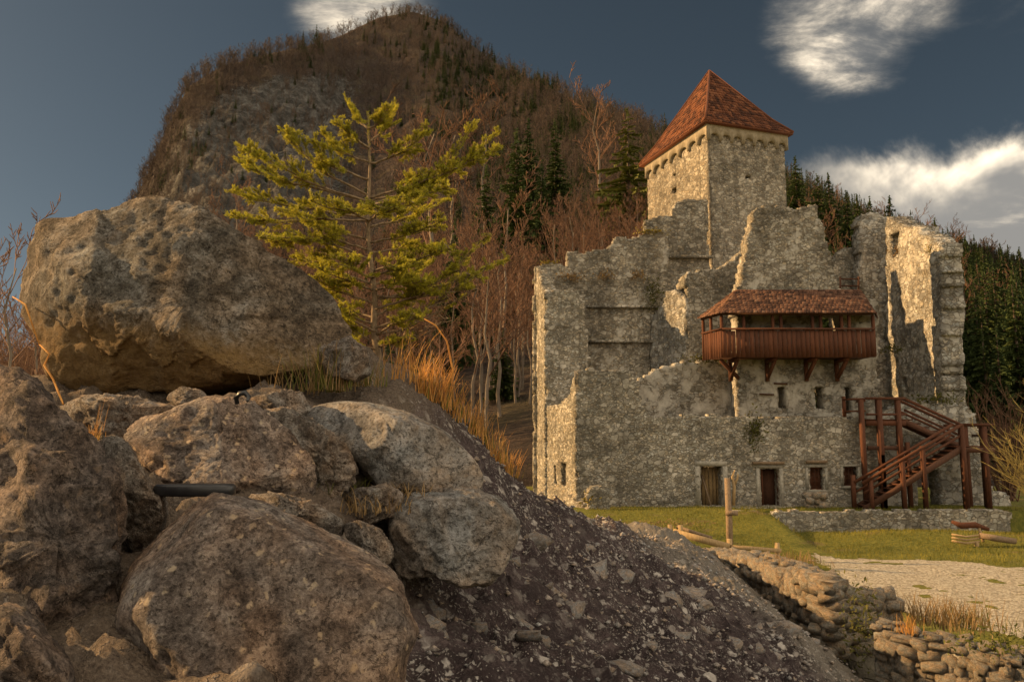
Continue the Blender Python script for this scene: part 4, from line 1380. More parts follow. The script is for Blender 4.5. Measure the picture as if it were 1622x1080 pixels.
def boulder(name, out, d, thick, mat, label, seed=0, rough=0.05, res=(150, 74), power=0.62, tilt=0.0, under=None, facets=5, fine=0.016, ridge=0.5, cut=(0.66, 0.9), planes=(), chip=0.12):
    out = np.array(out, float)
    c = out.mean(0)
    nphi, nth = res
    phi = np.linspace(0, 2 * np.pi, nphi, endpoint=False)
    rr_ = np.zeros(nphi)
    nxt = np.roll(out, -1, 0)
    for k, a in enumerate(phi):
        dv_ = np.array([math.cos(a), math.sin(a)])
        best = 0
        for p0, p1 in zip(out, nxt):
            e = p1 - p0
            den = dv_[0] * e[1] - dv_[1] * e[0]
            if abs(den) < 1e-9: continue
            w0 = p0 - c
            s = (w0[0] * e[1] - w0[1] * e[0]) / den
            t = (w0[0] * dv_[1] - w0[1] * dv_[0]) / den
            if s > 0 and -1e-6 <= t <= 1 + 1e-6: best = max(best, s)
        rr_[k] = best
    ker = np.array([1, 2, 3, 2, 1]) / 9.0
    rr_ = np.convolve(np.concatenate([rr_[-2:], rr_, rr_[:2]]), ker, 'valid')
    th = np.linspace(-np.pi / 2, np.pi / 2, nth)
    cp_ = np.abs(np.cos(th)) ** power
    sp_ = np.sign(np.sin(th)) * np.abs(np.sin(th)) ** 0.85
    PX = c[0] + rr_[:, None] * np.cos(phi)[:, None] * cp_[None]
    PY = c[1] + rr_[:, None] * np.sin(phi)[:, None] * cp_[None]
    xc, yc = (PX - CX) / F, (CY - PY) / F
    Yd = math.cos(PITCH) - yc * math.sin(PITCH)
    V = np.stack([xc / Yd * d, np.full_like(PX, d), EYE + (math.sin(PITCH) + yc * math.cos(PITCH)) / Yd * d], -1)
    cw = np.array(P(c[0], c[1], d))
    vd = np.array([cw[0], cw[1], 0]); vd /= np.linalg.norm(vd)
    off = sp_[None, :, None] * thick / 2 * np.ones((nphi, 1, 1))
    V = V + off * vd
    V = V.reshape(-1, 3)
    # leaning faces: higher points sit further back
    V += ((V[:, 2] - cw[2]) * tilt)[:, None] * vd
    if under is not None:
        # the lower face is undercut
        zb = under[0] + under[1] * (V[:, 0] - cw[0])
        V += (np.clip(zb - V[:, 2], 0, None) * under[2])[:, None] * vd
    r = np.random.RandomState(seed)
    size = (V.max(0) - V.min(0)).mean()
    R = V - cw
    for (n, lf) in planes:
        n = np.array(n, float); n /= np.linalg.norm(n)
        s = R @ n
        R = R - (np.clip(s - s.max() * lf, 0, None) * 0.97)[:, None] * n
    for k in range(facets):
        n = np.array([r.uniform(-.9, .9), -1.0, r.uniform(-.6, .9)])
        n /= np.linalg.norm(n)
        s = R @ n
        lim = s.max() * r.uniform(*cut)
        R = R - (np.clip(s - lim, 0, None) * 0.93)[:, None] * n
    # fracture faces: each cell of the surface is tilted its own way, with small ledges between
    nr = R / (np.linalg.norm(R, axis=1)[:, None] + 1e-6)
    if chip > 0:
        K = 46
        C = R[r.choice(len(R), K, replace=False)]
        warp = R + 0.05 * size * np.stack([fbm(R / size * 5 + q_, 2) for q_ in (1.0, 7.0, 13.0)], 1)
        near = np.argmin(((warp[:, None] - C[None]) ** 2).sum(2), 1)
        gdir = r.normal(size=(K, 3))
        dd_ = ((R - C[near]) * gdir[near]).sum(1)
        R = R + nr * (chip * np.clip(dd_, -.12 * size, .12 * size) + chip * size * .05 * r.normal(size=K)[near])[:, None]
    k = (R + cw) / size + seed * 3.1
    disp = rough * size * (0.5 * fbm(k * 2.2, 3, 0.5) + ridge * (fbm(k * 4.5, 4, 0.5, True) - 0.45)) + fine * size * fbm(k * 14, 4, 0.6)
    V = R + cw + nr * disp[:, None]
    i = np.arange(nphi)[:, None] * nth + np.arange(nth - 1)[None]
    j = ((np.arange(nphi) + 1) % nphi)[:, None] * nth + np.arange(nth - 1)[None]
    q = np.stack([i, j, j + 1, i + 1], -1).reshape(-1, 4)
    o = put(name, V, [q[:, ::-1]], mat, smooth=True)
    return tag(o, label, 'rock' if 'small' in label else 'boulder')


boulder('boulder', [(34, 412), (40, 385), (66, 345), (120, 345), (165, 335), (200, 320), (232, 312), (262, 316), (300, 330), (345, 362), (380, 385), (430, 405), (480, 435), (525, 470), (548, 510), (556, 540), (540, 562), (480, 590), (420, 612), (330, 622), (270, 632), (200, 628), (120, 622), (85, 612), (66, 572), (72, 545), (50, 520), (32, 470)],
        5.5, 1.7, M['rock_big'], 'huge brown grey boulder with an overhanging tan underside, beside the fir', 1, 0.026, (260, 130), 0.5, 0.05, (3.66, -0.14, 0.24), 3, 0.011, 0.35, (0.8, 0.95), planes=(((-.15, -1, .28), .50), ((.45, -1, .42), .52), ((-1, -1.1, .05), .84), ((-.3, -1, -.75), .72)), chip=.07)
boulder('boulder', [(-160, 600), (-40, 572), (30, 584), (60, 600), (95, 650), (130, 690), (163, 740), (168, 790), (183, 850), (190, 920), (186, 990), (165, 1060), (150, 1130), (-20, 1180), (-200, 1100), (-260, 850)],
        2.75, 1.0, M['rock_left'], 'dark craggy boulder with deep folds standing left of the flat black case', 2, 0.06, (220, 110), 0.55, 0.15, None, 8, 0.016, 0.9, (.55, .85))
boulder('boulder', [(335, 784), (372, 790), (420, 802), (480, 832), (530, 858), (585, 880), (632, 912), (640, 950), (652, 982), (632, 1020), (622, 1090), (600, 1180), (400, 1230), (190, 1190), (172, 1090), (182, 1010), (192, 945), (205, 900), (250, 852), (285, 820)],
        2.65, 0.85, M['rock_tan'], 'large smooth reddish tan boulder with pale spots, below the flat black case', 3, 0.022, (220, 110), 0.6, 0.35, None, 5, 0.007, cut=(.7, .92), chip=.05)
boulder('boulder', [(196, 690), (230, 660), (280, 645), (340, 632), (385, 634), (420, 650), (470, 690), (500, 735), (498, 780), (470, 795), (380, 782), (300, 776), (240, 772), (215, 735)],
        3.75, 0.7, M['rock_tan'], 'rounded brown spotted rock face directly behind the flat black case', 4, 0.03, tilt=0.3)
boulder('boulder', [(472, 656), (500, 640), (540, 634), (600, 640), (650, 655), (700, 680), (740, 715), (762, 750), (760, 778), (720, 780), (650, 775), (600, 770), (560, 730), (510, 690)],
        4.3, 0.85, M['rock_grey'], 'smooth grey dome shaped boulder under the crest grown with orange straw', 5, 0.02, tilt=0.5, fine=0.006, chip=.05)
boulder('boulder', [(612, 830), (622, 805), (650, 780), (700, 774), (750, 776), (795, 792), (824, 822), (818, 850), (800, 885), (775, 915), (735, 920), (680, 905), (640, 905), (618, 875)],
        3.95, 0.75, M['rock_grey'], 'blocky grey tan boulder at the top of the dark gravel slope', 6, 0.035, tilt=0.25)
boulder('rough_rock', [(150, 700), (185, 690), (215, 720), (235, 760), (262, 790), (258, 830), (220, 870), (190, 895), (176, 850), (165, 780)],
        3.05, 0.5, M['rock_rough'], 'small rough pale rock wedged between the folded boulder and the black case', 7, 0.06, (110, 56), fine=0.03)
boulder('rough_rock', [(415, 660), (450, 645), (500, 668), (545, 700), (562, 735), (555, 775), (520, 800), (498, 780), (490, 730), (450, 700)],
        3.9, 0.5, M['rock_rough'], 'small jagged dark rock with a hollow leaning on the smooth grey dome', 8, 0.09, (120, 60), fine=0.035)
boulder('rough_rock', [(92, 640), (140, 625), (200, 626), (262, 640), (300, 650), (262, 668), (215, 690), (180, 702), (140, 690), (105, 668)],
        4.2, 0.6, M['rock_rough'], 'small pale ledge rock under the overhang with a dry grass sprig', 9, 0.06, (110, 56), tilt=0.6, fine=0.03)
boulder('rough_rock', [(262, 628), (285, 612), (318, 618), (332, 632), (318, 645), (280, 644)], 4.5, 0.25, M['rock_rough'], 'small dark knob of rock under the middle of the huge overhang', 10, 0.06, (70, 36), fine=0.03)
boulder('rough_rock', [(395, 632), (440, 618), (478, 622), (492, 645), (470, 668), (425, 655)], 4.2, 0.35, M['rock_rough'], 'small crumbly rock between the dark hook and the smooth grey dome', 11, 0.07, (80, 40), fine=0.03)
boulder('rough_rock', [(540, 832), (565, 822), (600, 838), (624, 868), (620, 895), (590, 888), (556, 862)], 3.35, 0.3, M['rock_rough'], 'small jagged rock in the cleft beside the blocky grey tan boulder', 12, 0.08, (80, 40), fine=0.035)
boulder('rough_rock', [(380, 785), (430, 780), (500, 800), (545, 825), (540, 850), (480, 835), (420, 808)], 3.35, 0.35, M['rock_rough'], 'small flat rubble rock above the shoulder of the reddish tan boulder', 13, 0.09, (100, 50), fine=0.04)
boulder('rough_rock', [(-60, 980), (10, 960), (60, 985), (110, 1040), (120, 1100), (60, 1150), (-60, 1150)], 2.2, 0.5, M['rock_left'], 'small dark rock at the foot of the folded boulder', 14, 0.06, (100, 50), fine=0.02)
boulder('rough_rock', [(505, 555), (530, 538), (556, 535), (580, 556), (590, 590), (560, 606), (520, 596)], 5.0, 0.4, M['rock_rough'], 'small pale rock at the foot of the fir against the huge boulder', 15, 0.08, (80, 40), fine=0.03)
boulder('rough_rock', [(560, 775), (610, 768), (640, 782), (625, 815), (585, 830), (552, 812)], 3.8, 0.35, M['rock_rough'], 'small rock under dead brown grass between the grey dome and the blocky boulder', 16, 0.07, (80, 40), fine=0.03)

# flat black case and dark hook
a, b = P(247, 776, 2.95), P(371, 773, 2.95)
cs = MB()
prof = []
for (z, k) in ((-.024, .90), (-.017, 1.0), (.010, 1.0), (.019, .93)):
    for j in range(24):
        an = 2 * math.pi * j / 24
        ex = 0.45
        prof.append([(b.x - a.x) / 2 * k * math.copysign(abs(math.cos(an)) ** ex, math.cos(an)), 0.05 * k * math.copysign(abs(math.sin(an)) ** ex, math.sin(an)), z])
qs = [[r * 24 + j, r * 24 + (j + 1) % 24, (r + 1) * 24 + (j + 1) % 24, (r + 1) * 24 + j] for r in range(3) for j in range(24)]
ts_ = [[0, j + 1, j] for j in range(1, 23)] + [[72, 72 + j, 72 + j + 1] for j in range(1, 23)]
ang = -math.atan2(b.z - a.z, b.x - a.x)
ctr = (a + b) / 2
cs.add(np.array(prof) + np.array(ctr), qs, ts_)
tag(cs.build('black_case', M['iron'], smooth=False), 'flat black plastic case wedged between the boulders', 'case')
hk = MB().tube([P(376, 640, 3.55), P(374, 630, 3.55), P(380, 623, 3.55), P(388, 622, 3.55), P(394, 628, 3.55), P(392, 635, 3.5)], [0.010, 0.012, 0.013, 0.013, 0.010, 0.006], 8).build('metal_hook', M['iron'], smooth=True)
tag(hk, 'small dark curved hook sticking out of the rock', 'hook')

# ================================================================== FIR SAPLING
fr_ = random.Random(12)
FD = 6.7
fbase = P(600, 592, FD)
fir = thing('fir_sapling', tuple(fbase), 'young yellow green fir growing from the rocks beside the huge boulder', 'tree')
tp = [(602, 600, 0), (598, 560, 0), (592, 520, 0.02), (594, 470, 0), (588, 420, 0), (583, 370, 0), (584, 310, 0), (586, 260, 0), (584, 215, 0), (583, 178, 0)]
tpts = [P(x, y, FD + o) for x, y, o in tp]
MB().tube(tpts, [0.040, 0.034, 0.029, 0.026, 0.022, 0.019, 0.016, 0.012, 0.008, 0.004], 8).build('trunk', M['bark_fir'], fir, smooth=True)
# main limbs, start to tip in the picture, with their reach towards or away from the viewer
LIMBS = [((584, 205), [(570, 190), (556, 176)], .05, 1), ((584, 205), [(600, 192), (612, 182)], -.05, 1), ((584, 225), [(608, 205), (622, 186)], .1, 1),
         ((585, 235), [(560, 215), (540, 205)], -.1, 1), ((586, 260), [(630, 242), (665, 224)], -.08, 1), ((586, 258), [(545, 240), (520, 226)], .12, 1),
         ((585, 285), [(530, 262), (505, 240)], -.2, 1), ((584, 310), [(520, 275), (470, 232), (462, 222)], -.1, 1), ((584, 320), [(500, 290), (430, 255), (398, 250)], -.25, 1), ((584, 318), [(470, 290), (412, 272), (390, 266)], .15, 1),
         ((584, 315), [(640, 295), (700, 275), (738, 222)], -.15, 1), ((584, 318), [(650, 305), (720, 270), (772, 232)], .1, 1), ((584, 322), [(660, 305), (730, 262), (776, 250)], -.05, 1), ((584, 325), [(640, 310), (690, 308)], -.35, 1),
         ((583, 345), [(500, 330), (420, 318), (382, 316)], .1, 1), ((583, 350), [(520, 345), (430, 350), (382, 352)], -.2, 1), ((583, 360), [(640, 345), (690, 330)], .3, 1), ((583, 350), [(560, 335), (510, 330)], -.5, 1), ((583, 352), [(600, 335), (640, 332)], -.5, 1),
         ((584, 380), [(520, 360), (460, 345)], .3, 1), ((584, 395), [(540, 380), (470, 382), (440, 390)], -.1, 1), ((585, 385), [(640, 370), (685, 362)], -.2, 1), ((586, 410), [(530, 385), (480, 375), (432, 385)], -.3, .8), ((586, 400), [(640, 392), (690, 398)], .15, 1),
         ((588, 420), [(530, 405), (470, 425)], .15, .7), ((588, 430), [(640, 415), (680, 402), (705, 405)], -.25, .7), ((590, 450), [(540, 430), (500, 420), (476, 418)], .25, .6), ((590, 450), [(630, 440), (670, 430)], .3, .8),
         ((594, 515), [(560, 500), (520, 500), (490, 480)], .2, .8), ((596, 530), [(620, 512), (655, 510)], -.3, .8), ((598, 550), [(620, 540), (645, 545)], -.2, .6), ((598, 548), [(575, 530), (555, 520)], .2, .8), ((592, 460), [(560, 445), (520, 438)], -.35, .9), ((592, 460), [(625, 448), (660, 452)], -.35, .9), ((592, 468), [(640, 470), (700, 440), (755, 400)], -.1, .7), ((592, 475), [(650, 462), (720, 445), (782, 428)], .1, .7), ((593, 490), [(650, 470), (720, 460), (760, 440)], -.2, .5), ((592, 480), [(540, 460), (510, 452)], -.1, .8),
         ((594, 500), [(620, 485), (660, 470)], .2, .8), ((594, 505), [(560, 490), (535, 480)], .25, .5), ((596, 520), [(640, 500), (690, 480), (730, 455)], -.15, .12), ((596, 530), [(640, 520), (700, 490), (740, 475)], .15, .05),
         ((598, 540), [(640, 530), (690, 520)], -.2, .0), ((596, 525), [(560, 505), (540, 500)], -.15, .5), ((600, 555), [(570, 545), (545, 548)], -.2, .5), ((590, 440), [(560, 425), (545, 420)], -.45, .9), ((590, 440), [(615, 425), (645, 425)], -.45, .9)]
ND = []          # needle-bearing segments (p0, p1, density)


def arr_needles(segs, length, width, per_m, rng, lift=0.25):
    pos, dr = [], []
    for (p0, p1, den) in segs:
        L = (p1 - p0).length
        n = max(1, int(L * per_m * den))
        p0, p1 = np.array(p0), np.array(p1)
        ax = (p1 - p0) / max(L, 1e-6)
        f = rng.uniform(0, 1, (n, 1))
        r = rng.normal(size=(n, 3))
        r -= (r @ ax)[:, None] * ax
        r /= np.linalg.norm(r, axis=1)[:, None] + 1e-9
        r[:, 2] += lift
        d = r * 0.85 + ax * 0.65
        d /= np.linalg.norm(d, axis=1)[:, None]
        pos.append(p0 + (p1 - p0) * f); dr.append(d)
    pos = np.concatenate(pos); dr = np.concatenate(dr)
    n = len(pos)
    sd = np.cross(dr, rng.normal(size=(n, 3)))
    sd /= np.linalg.norm(sd, axis=1)[:, None] + 1e-9
    L = length * rng.uniform(0.7, 1.2, (n, 1))
    v = np.stack([pos - sd * width / 2, pos + sd * width / 2, pos + dr * L + sd * width * .25, pos + dr * L - sd * width * .25], 1).reshape(-1, 3)
    q = np.arange(n * 4).reshape(n, 4)
    return v, q


for (s0, pts, dep, green) in LIMBS:
    chain = [P(s0[0], s0[1], FD)]
    m = len(pts)
    for k, (x, y) in enumerate(pts):
        chain.append(P(x, y, FD + dep * (k + 1) / m * (1.6 if fr_.random() < .5 else 1.0)))
    # resample
    dense = []
    for k in range(len(chain) - 1):
        for j in range(8): dense.append(chain[k].lerp(chain[k + 1], j / 5) + Vector((fr_.uniform(-1, 1), fr_.uniform(-1, 1), fr_.uniform(-1, 1))) * 0.006)
    dense.append(chain[-1])
    dense = [p_ + Vector((0, 0, 0.07 * (i_ / (len(dense) - 1)) ** 3 - 0.02 * math.sin(math.pi * i_ / (len(dense) - 1)))) for i_, p_ in enumerate(dense)]
    nd = len(dense)
    mb = MB().tube(dense, [0.011 - 0.008 * k / nd for k in range(nd)], 5)
    tot = sum((dense[k + 1] - dense[k]).length for k in range(nd - 1))
    for k in range(nd - 1):
        f = k / (nd - 1)
        ax = (dense[k + 1] - dense[k]).normalized()
        if f > 0.35 and green > 0: ND.append((dense[k], dense[k + 1], green))
        if f < 0.16: continue
        for sgn in (-1, 1):
            if fr_.random() < 0.12: continue
            sd = ax.cross(Vector((0, 0, 1)))
            if sd.length < .2: sd = ax.cross(Vector((0, 1, 0)))
            sd.normalize()
            ln = (0.05 + 0.19 * min(tot, .9) * (1 - 0.75 * f)) * fr_.uniform(.7, 1.15)
            dv_ = (ax * 0.75 + sd * sgn * 0.75 + Vector((0, 0, fr_.uniform(-.35, .75)))).normalized()
            e1_ = dense[k] + dv_ * ln * .5 + Vector((0, 0, fr_.uniform(-.01, .01)))
            e2_ = dense[k] + dv_ * ln + Vector((0, 0, fr_.uniform(-.015, .03)))
            mb.tube([dense[k], e1_, e2_], [0.0045, 0.0035, 0.002], 3, False)
            if fr_.random() < green:
                ND.append((dense[k].lerp(e1_, .25), e1_, 1)); ND.append((e1_, e2_, 1))
                if ln > .1:
                    for s2 in (-1, 1):
                        d2 = (dv_ * .8 + ax * s2 * .5 + sd * -s2 * .3).normalized()
                        e3 = e1_ + d2 * ln * .42
                        mb.tube([e1_, e3], [0.003, 0.0018], 3, False)
                        ND.append((e1_, e3, 1))
    mb.build('branch', M['bark_fir'], fir)
ND.append((tpts[-2], tpts[-1], 1.2)); ND.append((tpts[-3], tpts[-2], .6))
vN, qN = arr_needles(ND, 0.022, 0.0040, 860, np.random.RandomState(4))
print('needles', len(qN))
kind(put('needle', vN, [qN], M['needle'], fir), 'stuff')

# ================================================================== GRASS TUFTS AND PLANTS
def blades(mb, base, n, h, spread, lean, rng, w_=0.004, area=0.06, curl=0.5, seg=5):
    base = np.array(base)
    for k in range(n):
        b = base + np.array([rng.normal(0, area), rng.normal(0, area), rng.uniform(-.015, 0.0)])
        a = rng.uniform(0, 2 * np.pi)
        out_ = np.array([math.cos(a), math.sin(a), 0]) * spread * rng.uniform(.3, 1) + np.array(lean)
        L = h * rng.uniform(.45, 1.15)
        up_ = np.array([0, 0, 1.0])
        pts = []
        for j in range(seg):
            t = j / (seg - 1)
            pts.append(b + L * (up_ * (t - curl * 0.35 * t ** 2.2) + out_ * (t * 0.55 + curl * t ** 2 * 0.6)))
        pts = np.array(pts)
        side = np.cross(out_ + 1e-3, up_); side /= np.linalg.norm(side) + 1e-9
        ww = w_ * np.linspace(1, .25, seg)[:, None]
        v = np.concatenate([pts - side * ww, pts + side * ww])
        q = [[j, j + 1, seg + j + 1, seg + j] for j in range(seg - 1)]
        mb.add(v, q)


def tuft(px, py, d, n, h, mat, label, seed, spread=.5, lean=(0, 0, 0), area=.06, w_=0.0035, curl=.5, cat='grass', name='grass_tuft', second=None, drop=0.02, group=None, stuff=True):
    p = P(px, py, d)
    rng = np.random.RandomState(seed)
    t = thing(name, (p.x, p.y, p.z - drop), label, cat, group)
    mb = MB(); blades(mb, (p.x, p.y, p.z - drop), n, h, spread, lean, rng, w_, area, curl)
    kind(mb.build('blades', mat, t), 'stuff')
    if second:
        mb = MB(); blades(mb, (p.x, p.y, p.z - drop), second[1], h * second[2], spread, lean, rng, w_, area, curl)
        kind(mb.build('blades', second[0], t), 'stuff')
    return t


tuft(515, 612, 5.0, 120, .30, M['green'], 'green and straw grass tuft in front of the huge boulder', 1, .75, area=.085, second=(M['straw_dull'], 130, 1.1), w_=.003)
tuft(455, 618, 5.0, 36, .26, M['straw_dull'], 'sparse dull straw grass under the overhang left of the green tuft', 2, .8, area=.10, w_=.003)
tuft(575, 605, 5.3, 70, .24, M['straw_dull'], 'dull straw grass around the foot of the fir trunk', 3, .7, area=.08, second=(M['green'], 50, .9), w_=.003)
crest = [(664, 626, 6.0, .42), (690, 640, 6.05, .40), (712, 660, 6.15, .36), (735, 682, 6.3, .34), (757, 702, 6.45, .32), (778, 724, 6.8, .30), (800, 748, 7.3, .28)]
for k, (x, y, d, h) in enumerate(crest):
    tuft(x, y + 4, d + .12, 95, h, M['straw'], 'sunlit orange straw tuft along the crest of the rock slope', 10 + k, .55, (.16, 0, 0), area=.07, w_=.0042, curl=.45, second=(M['green'], 30, .7), group='straw tufts along the crest')
tuft(640, 600, 5.8, 26, .52, M['straw'], 'tall arching dry stems right of the fir trunk', 30, .35, (.22, 0, 0), area=.10, w_=.004, curl=.9)
tuft(150, 690, 3.7, 26, .10, M['straw'], 'small sunlit yellow sprig on the pale ledge rock', 31, .7, area=.02, w_=.0018, second=(M['green'], 30, .5))
tuft(158, 675, 3.72, 4, .20, M['straw'], 'single tall dry stalks beside the yellow sprig', 36, .25, area=.012, w_=.0018, curl=.3, stuff=True)
tuft(590, 800, 3.75, 150, .14, M['straw_dull'], 'dead brown grass filling the cleft left of the blocky boulder', 32, 1.0, area=.09, w_=.0025, curl=.9)
tuft(640, 782, 3.95, 70, .12, M['straw_dull'], 'thin dead grass below the smooth grey dome', 33, 1.0, area=.07, w_=.0025, curl=.9)
tuft(540, 770, 3.9, 70, .11, M['green'], 'small mossy green grass beside the jagged hollow rock', 34, 1.0, area=.07, w_=.0025, curl=.9)
st_ = MB().tube([P(62, 545, 5.2), P(78, 560, 5.15), P(70, 578, 5.15), P(84, 600, 5.1), P(92, 620, 5.05), P(100, 640, 4.9)], [.004, .006, .007, .007, .007, .006], 5)
st_.tube([P(20, 470, 5.4), P(40, 482, 5.3), P(62, 545, 5.2)], [.004, .006, .006], 5)
tag(st_.build('dry_stem', M['straw']), 'pale sunlit dry vine along the left edge of the huge boulder', 'stem')
# bent stem
bs = MB().tube([P(700, 640, 6.1), P(718, 590, 6.1), P(708, 540, 6.1), P(690, 515, 6.1), P(672, 505, 6.1)], [.008, .008, .007, .006, .004], 5)
tag(bs.build('bent_stem', M['straw']), 'thick bent dry stem arching over the crest', 'stem')

# leafy clumps clinging to the walls
def clump(px, py, d, rx, rz, n, mat, label, seed, ry=.25, ls=.09):
    p = P(px, py, d)
    rng = np.random.RandomState(seed)
    c_ = rng.normal(size=(n, 3)) * np.array([rx, ry, rz]) * .55 + np.array(p)
    c_[:, 1] = np.minimum(c_[:, 1], d + .05)
    a, b = rng.normal(size=(2, n, 3))
    a /= np.linalg.norm(a, axis=1)[:, None]; b /= np.linalg.norm(b, axis=1)[:, None]
    s = ls * rng.uniform(.5, 1.2, (n, 1))
    v = np.stack([c_ - a * s, c_ + b * s * .5, c_ + a * s, c_ - b * s * .5], 1).reshape(-1, 3)
    t = thing('wall_plant', tuple(p), label, 'plant')
    kind(put('leaves', v, [np.arange(4 * n).reshape(n, 4)], mat, t), 'stuff')
    return t


clump(1120, 568, 42.0, 1.1, .22, 420, M['leaf'], 'dry weeds along the ledge left of the balcony', 1)
clump(1196, 682, 39.95, .5, .8, 380, M['leaf'], 'green creeper on the front wall above the dark door', 2, .12)
clump(1035, 465, 46.9, .6, .9, 360, M['leaf'], 'dark ivy on the back wall beside the plastered pier', 3, .15)
clump(905, 438, 46.9, .7, .3, 200, M['straw_dull'], 'brown tuft in the westernmost beam hole of the back wall', 4, .15)
clump(956, 436, 46.9, .5, .3, 160, M['straw_dull'], 'brown tuft in the middle beam hole of the back wall', 5, .15)
clump(1010, 437, 46.9, .5, .3, 160, M['straw_dull'], 'brown tuft in the beam hole of the back wall nearest the tower', 6, .15)
clump(1413, 552, 43.6, .5, .25, 200, M['leaf'], 'mossy clump on the tall wing wall beside the balcony', 7)
clump(1480, 632, 40.3, 1.2, .25, 350, M['leaf'], 'weeds on the ledge above the upper stair flight', 8)
clump(935, 790, 38.3, .35, .3, 200, M['moss'], 'golden moss on the stone stub by the left corner', 9, .2)
clump(1030, 366, 47.0, .9, .18, 200, M['moss'], 'golden grass along the step in the back wall below the tower', 10, .2)
clump(870, 416, 47.2, .5, .12, 120, M['moss'], 'golden grass on the top of the wall at its western end', 11, .2)
clump(1425, 398, 45.0, .4, .5, 160, M['straw_dull'], 'dry weeds around the window hole of the wing wall', 12, .2)
clump(1480, 395, 40.9, .5, .35, 200, M['moss'], 'yellow weeds hanging from the broken top of the wing wall', 13, .2)
clump(1060, 828, 33.0, 1.6, .16, 420, M['straw_dull'], 'dry brown weeds on the bank below the castle front', 14, .5, .05)
tuft(1262, 890, 17.0, 160, .28, M['straw_dull'], 'dry weeds growing on the sunlit ruined wall', 15, .8, area=.3, w_=.007)
clump(1290, 925, 15.5, .4, .18, 260, M['moss'], 'yellow moss cushion on the near end of the ruined wall', 16, .3, .04)
tuft(1480, 985, 14.0, 260, .55, M['straw_dull'], 'brown dry grass bush behind the short broken wall', 17, .8, area=.30, w_=.007)
tuft(1530, 990, 13.6, 200, .5, M['straw_dull'], 'second dry grass bush behind the broken wall next to the juniper', 18, .8, area=.30, w_=.007, second=(M['green'], 80, .8))
clump(1585, 1015, 11.0, .6, .18, 420, M['green'], 'yellow green juniper on top of the short broken wall', 18, .3, .035)
clump(1362, 985, 13.2, .25, .6, 420, M['leaf'], 'dark green ivy in the gap between the two rubble walls', 19, .3, .04)
clump(1220, 905, 18.5, .35, .25, 200, M['moss'], 'golden moss on the sunlit face of the ruined wall', 20, .15, .04)
tuft(1440, 1000, 11.9, 60, .30, M['straw'], 'straw tuft on the end of the short broken wall', 35, .8, area=.08, w_=.005)

# meadow grass
rng = np.random.RandomState(8)
N = 42000
gx = rng.uniform(1.5, 33, N); gy = rng.uniform(24, 40, N)
dd = 811 + F * gx / gy
ok = (dd > 930) & (dd < 1680)
onpath = in_poly(gx, gy, [G(1290, 888, -1), G(1330, 905, -1), G(1340, 935, -1), G(1420, 968, -1), G(1560, 1000, -1), G(2100, 1010, -1), G(2100, 900, -1), G(1622, 900, -1), G(1500, 888, -1), G(1330, 884, -1), G(1215, 850, -1), G(1200, 852, -1)])
castle_in = (gy > 39.6)
ok &= ~onpath & ~castle_in
gx, gy = gx[ok], gy[ok]
n = len(gx)
z = gz(gx, gy)
h = rng.uniform(.05, .15, n) * (1 + .8 * np.clip(fbm(np.stack([gx * .6, gy * .6, gx * 0], 1), 3), 0, 1))
a = rng.uniform(0, 6.28, n)
bx_, by_ = np.cos(a) * .012, np.sin(a) * .012
tx, ty = rng.normal(0, .04, n), rng.normal(0, .04, n)
v = np.stack([np.stack([gx - bx_, gy - by_, z - .01], 1), np.stack([gx + bx_, gy + by_, z - .01], 1), np.stack([gx + tx, gy + ty, z + h], 1)], 1).reshape(-1, 3)
M['grassblade'] = mat_plain('meadow_blade', (0.085, 0.09, 0.014), (0.28, 0.24, 0.045), 0.8, trans=0.3, bump=0.001)
gr = kind(put('meadow_grass', v, [np.arange(3 * n).reshape(n, 3)], M['grassblade'], origin=(0, 0, 0)), 'stuff')
tag(gr, 'short green and yellow grass on the castle meadow', 'grass')

# ================================================================== TREES
def bare_tree(seed, levels=((11, .46, .85), (6, .42, .8), (6, .42, .75)), bole=.32, r0=.011, thin=.0016, stem_bend=.02, upright=.75):
    rng = random.Random(seed)
    trunk, crown = MB(), MB()
    pts = [Vector((0, 0, -0.03))]
    nseg = 7
    for k in range(1, nseg + 1):
        pts.append(Vector((rng.uniform(-1, 1) * stem_bend, rng.uniform(-1, 1) * stem_bend, 0.9 * k / nseg)))
    rad = [r0 * (1 - .88 * k / nseg) + thin * .5 for k in range(nseg + 1)]
    trunk.tube(pts, rad, 6, False)

    def along(chain, f):
        s = f * (len(chain) - 1)
        i = min(int(s), len(chain) - 2)
        return chain[i].lerp(chain[i + 1], s - i), (chain[i + 1] - chain[i]).normalized()

    def grow(chain, L, lev, r):
        if lev >= len(levels): return
        cnt_, ratio, lo = levels[lev]
        for k in range(cnt_):
            f = (bole + (1 - bole) * (k + rng.random()) / cnt_) if lev == 0 else (.22 + .78 * (k + rng.random()) / cnt_)
            p, ax = along(chain, min(f, .99))
            d = Vector((rng.gauss(0, 1), rng.gauss(0, 1), rng.gauss(0, .5)))
            d = (d - ax * d.dot(ax)).normalized()
            d = (d * .8 + ax * .55 + Vector((0, 0, upright * .55))).normalized()
            l = L * ratio * (1.15 - .6 * f if lev == 0 else 1 - .35 * f) * rng.uniform(.75, 1.2)
            e1 = p + d * l * .5
            d2 = (d + Vector((rng.gauss(0, .16), rng.gauss(0, .16), .22 + rng.gauss(0, .12)))).normalized()
            e2 = e1 + d2 * l * .5
            rr2 = max(thin, r * (1 - .7 * f) * .5)
            last = lev == len(levels) - 1
            crown.tube([p, e1, e2], [rr2, max(thin, rr2 * .7), thin * .6], 3, False)
            grow([p, e1, e2], l, lev + 1, rr2)
    grow(pts, .9, 0, r0)
    return trunk, crown


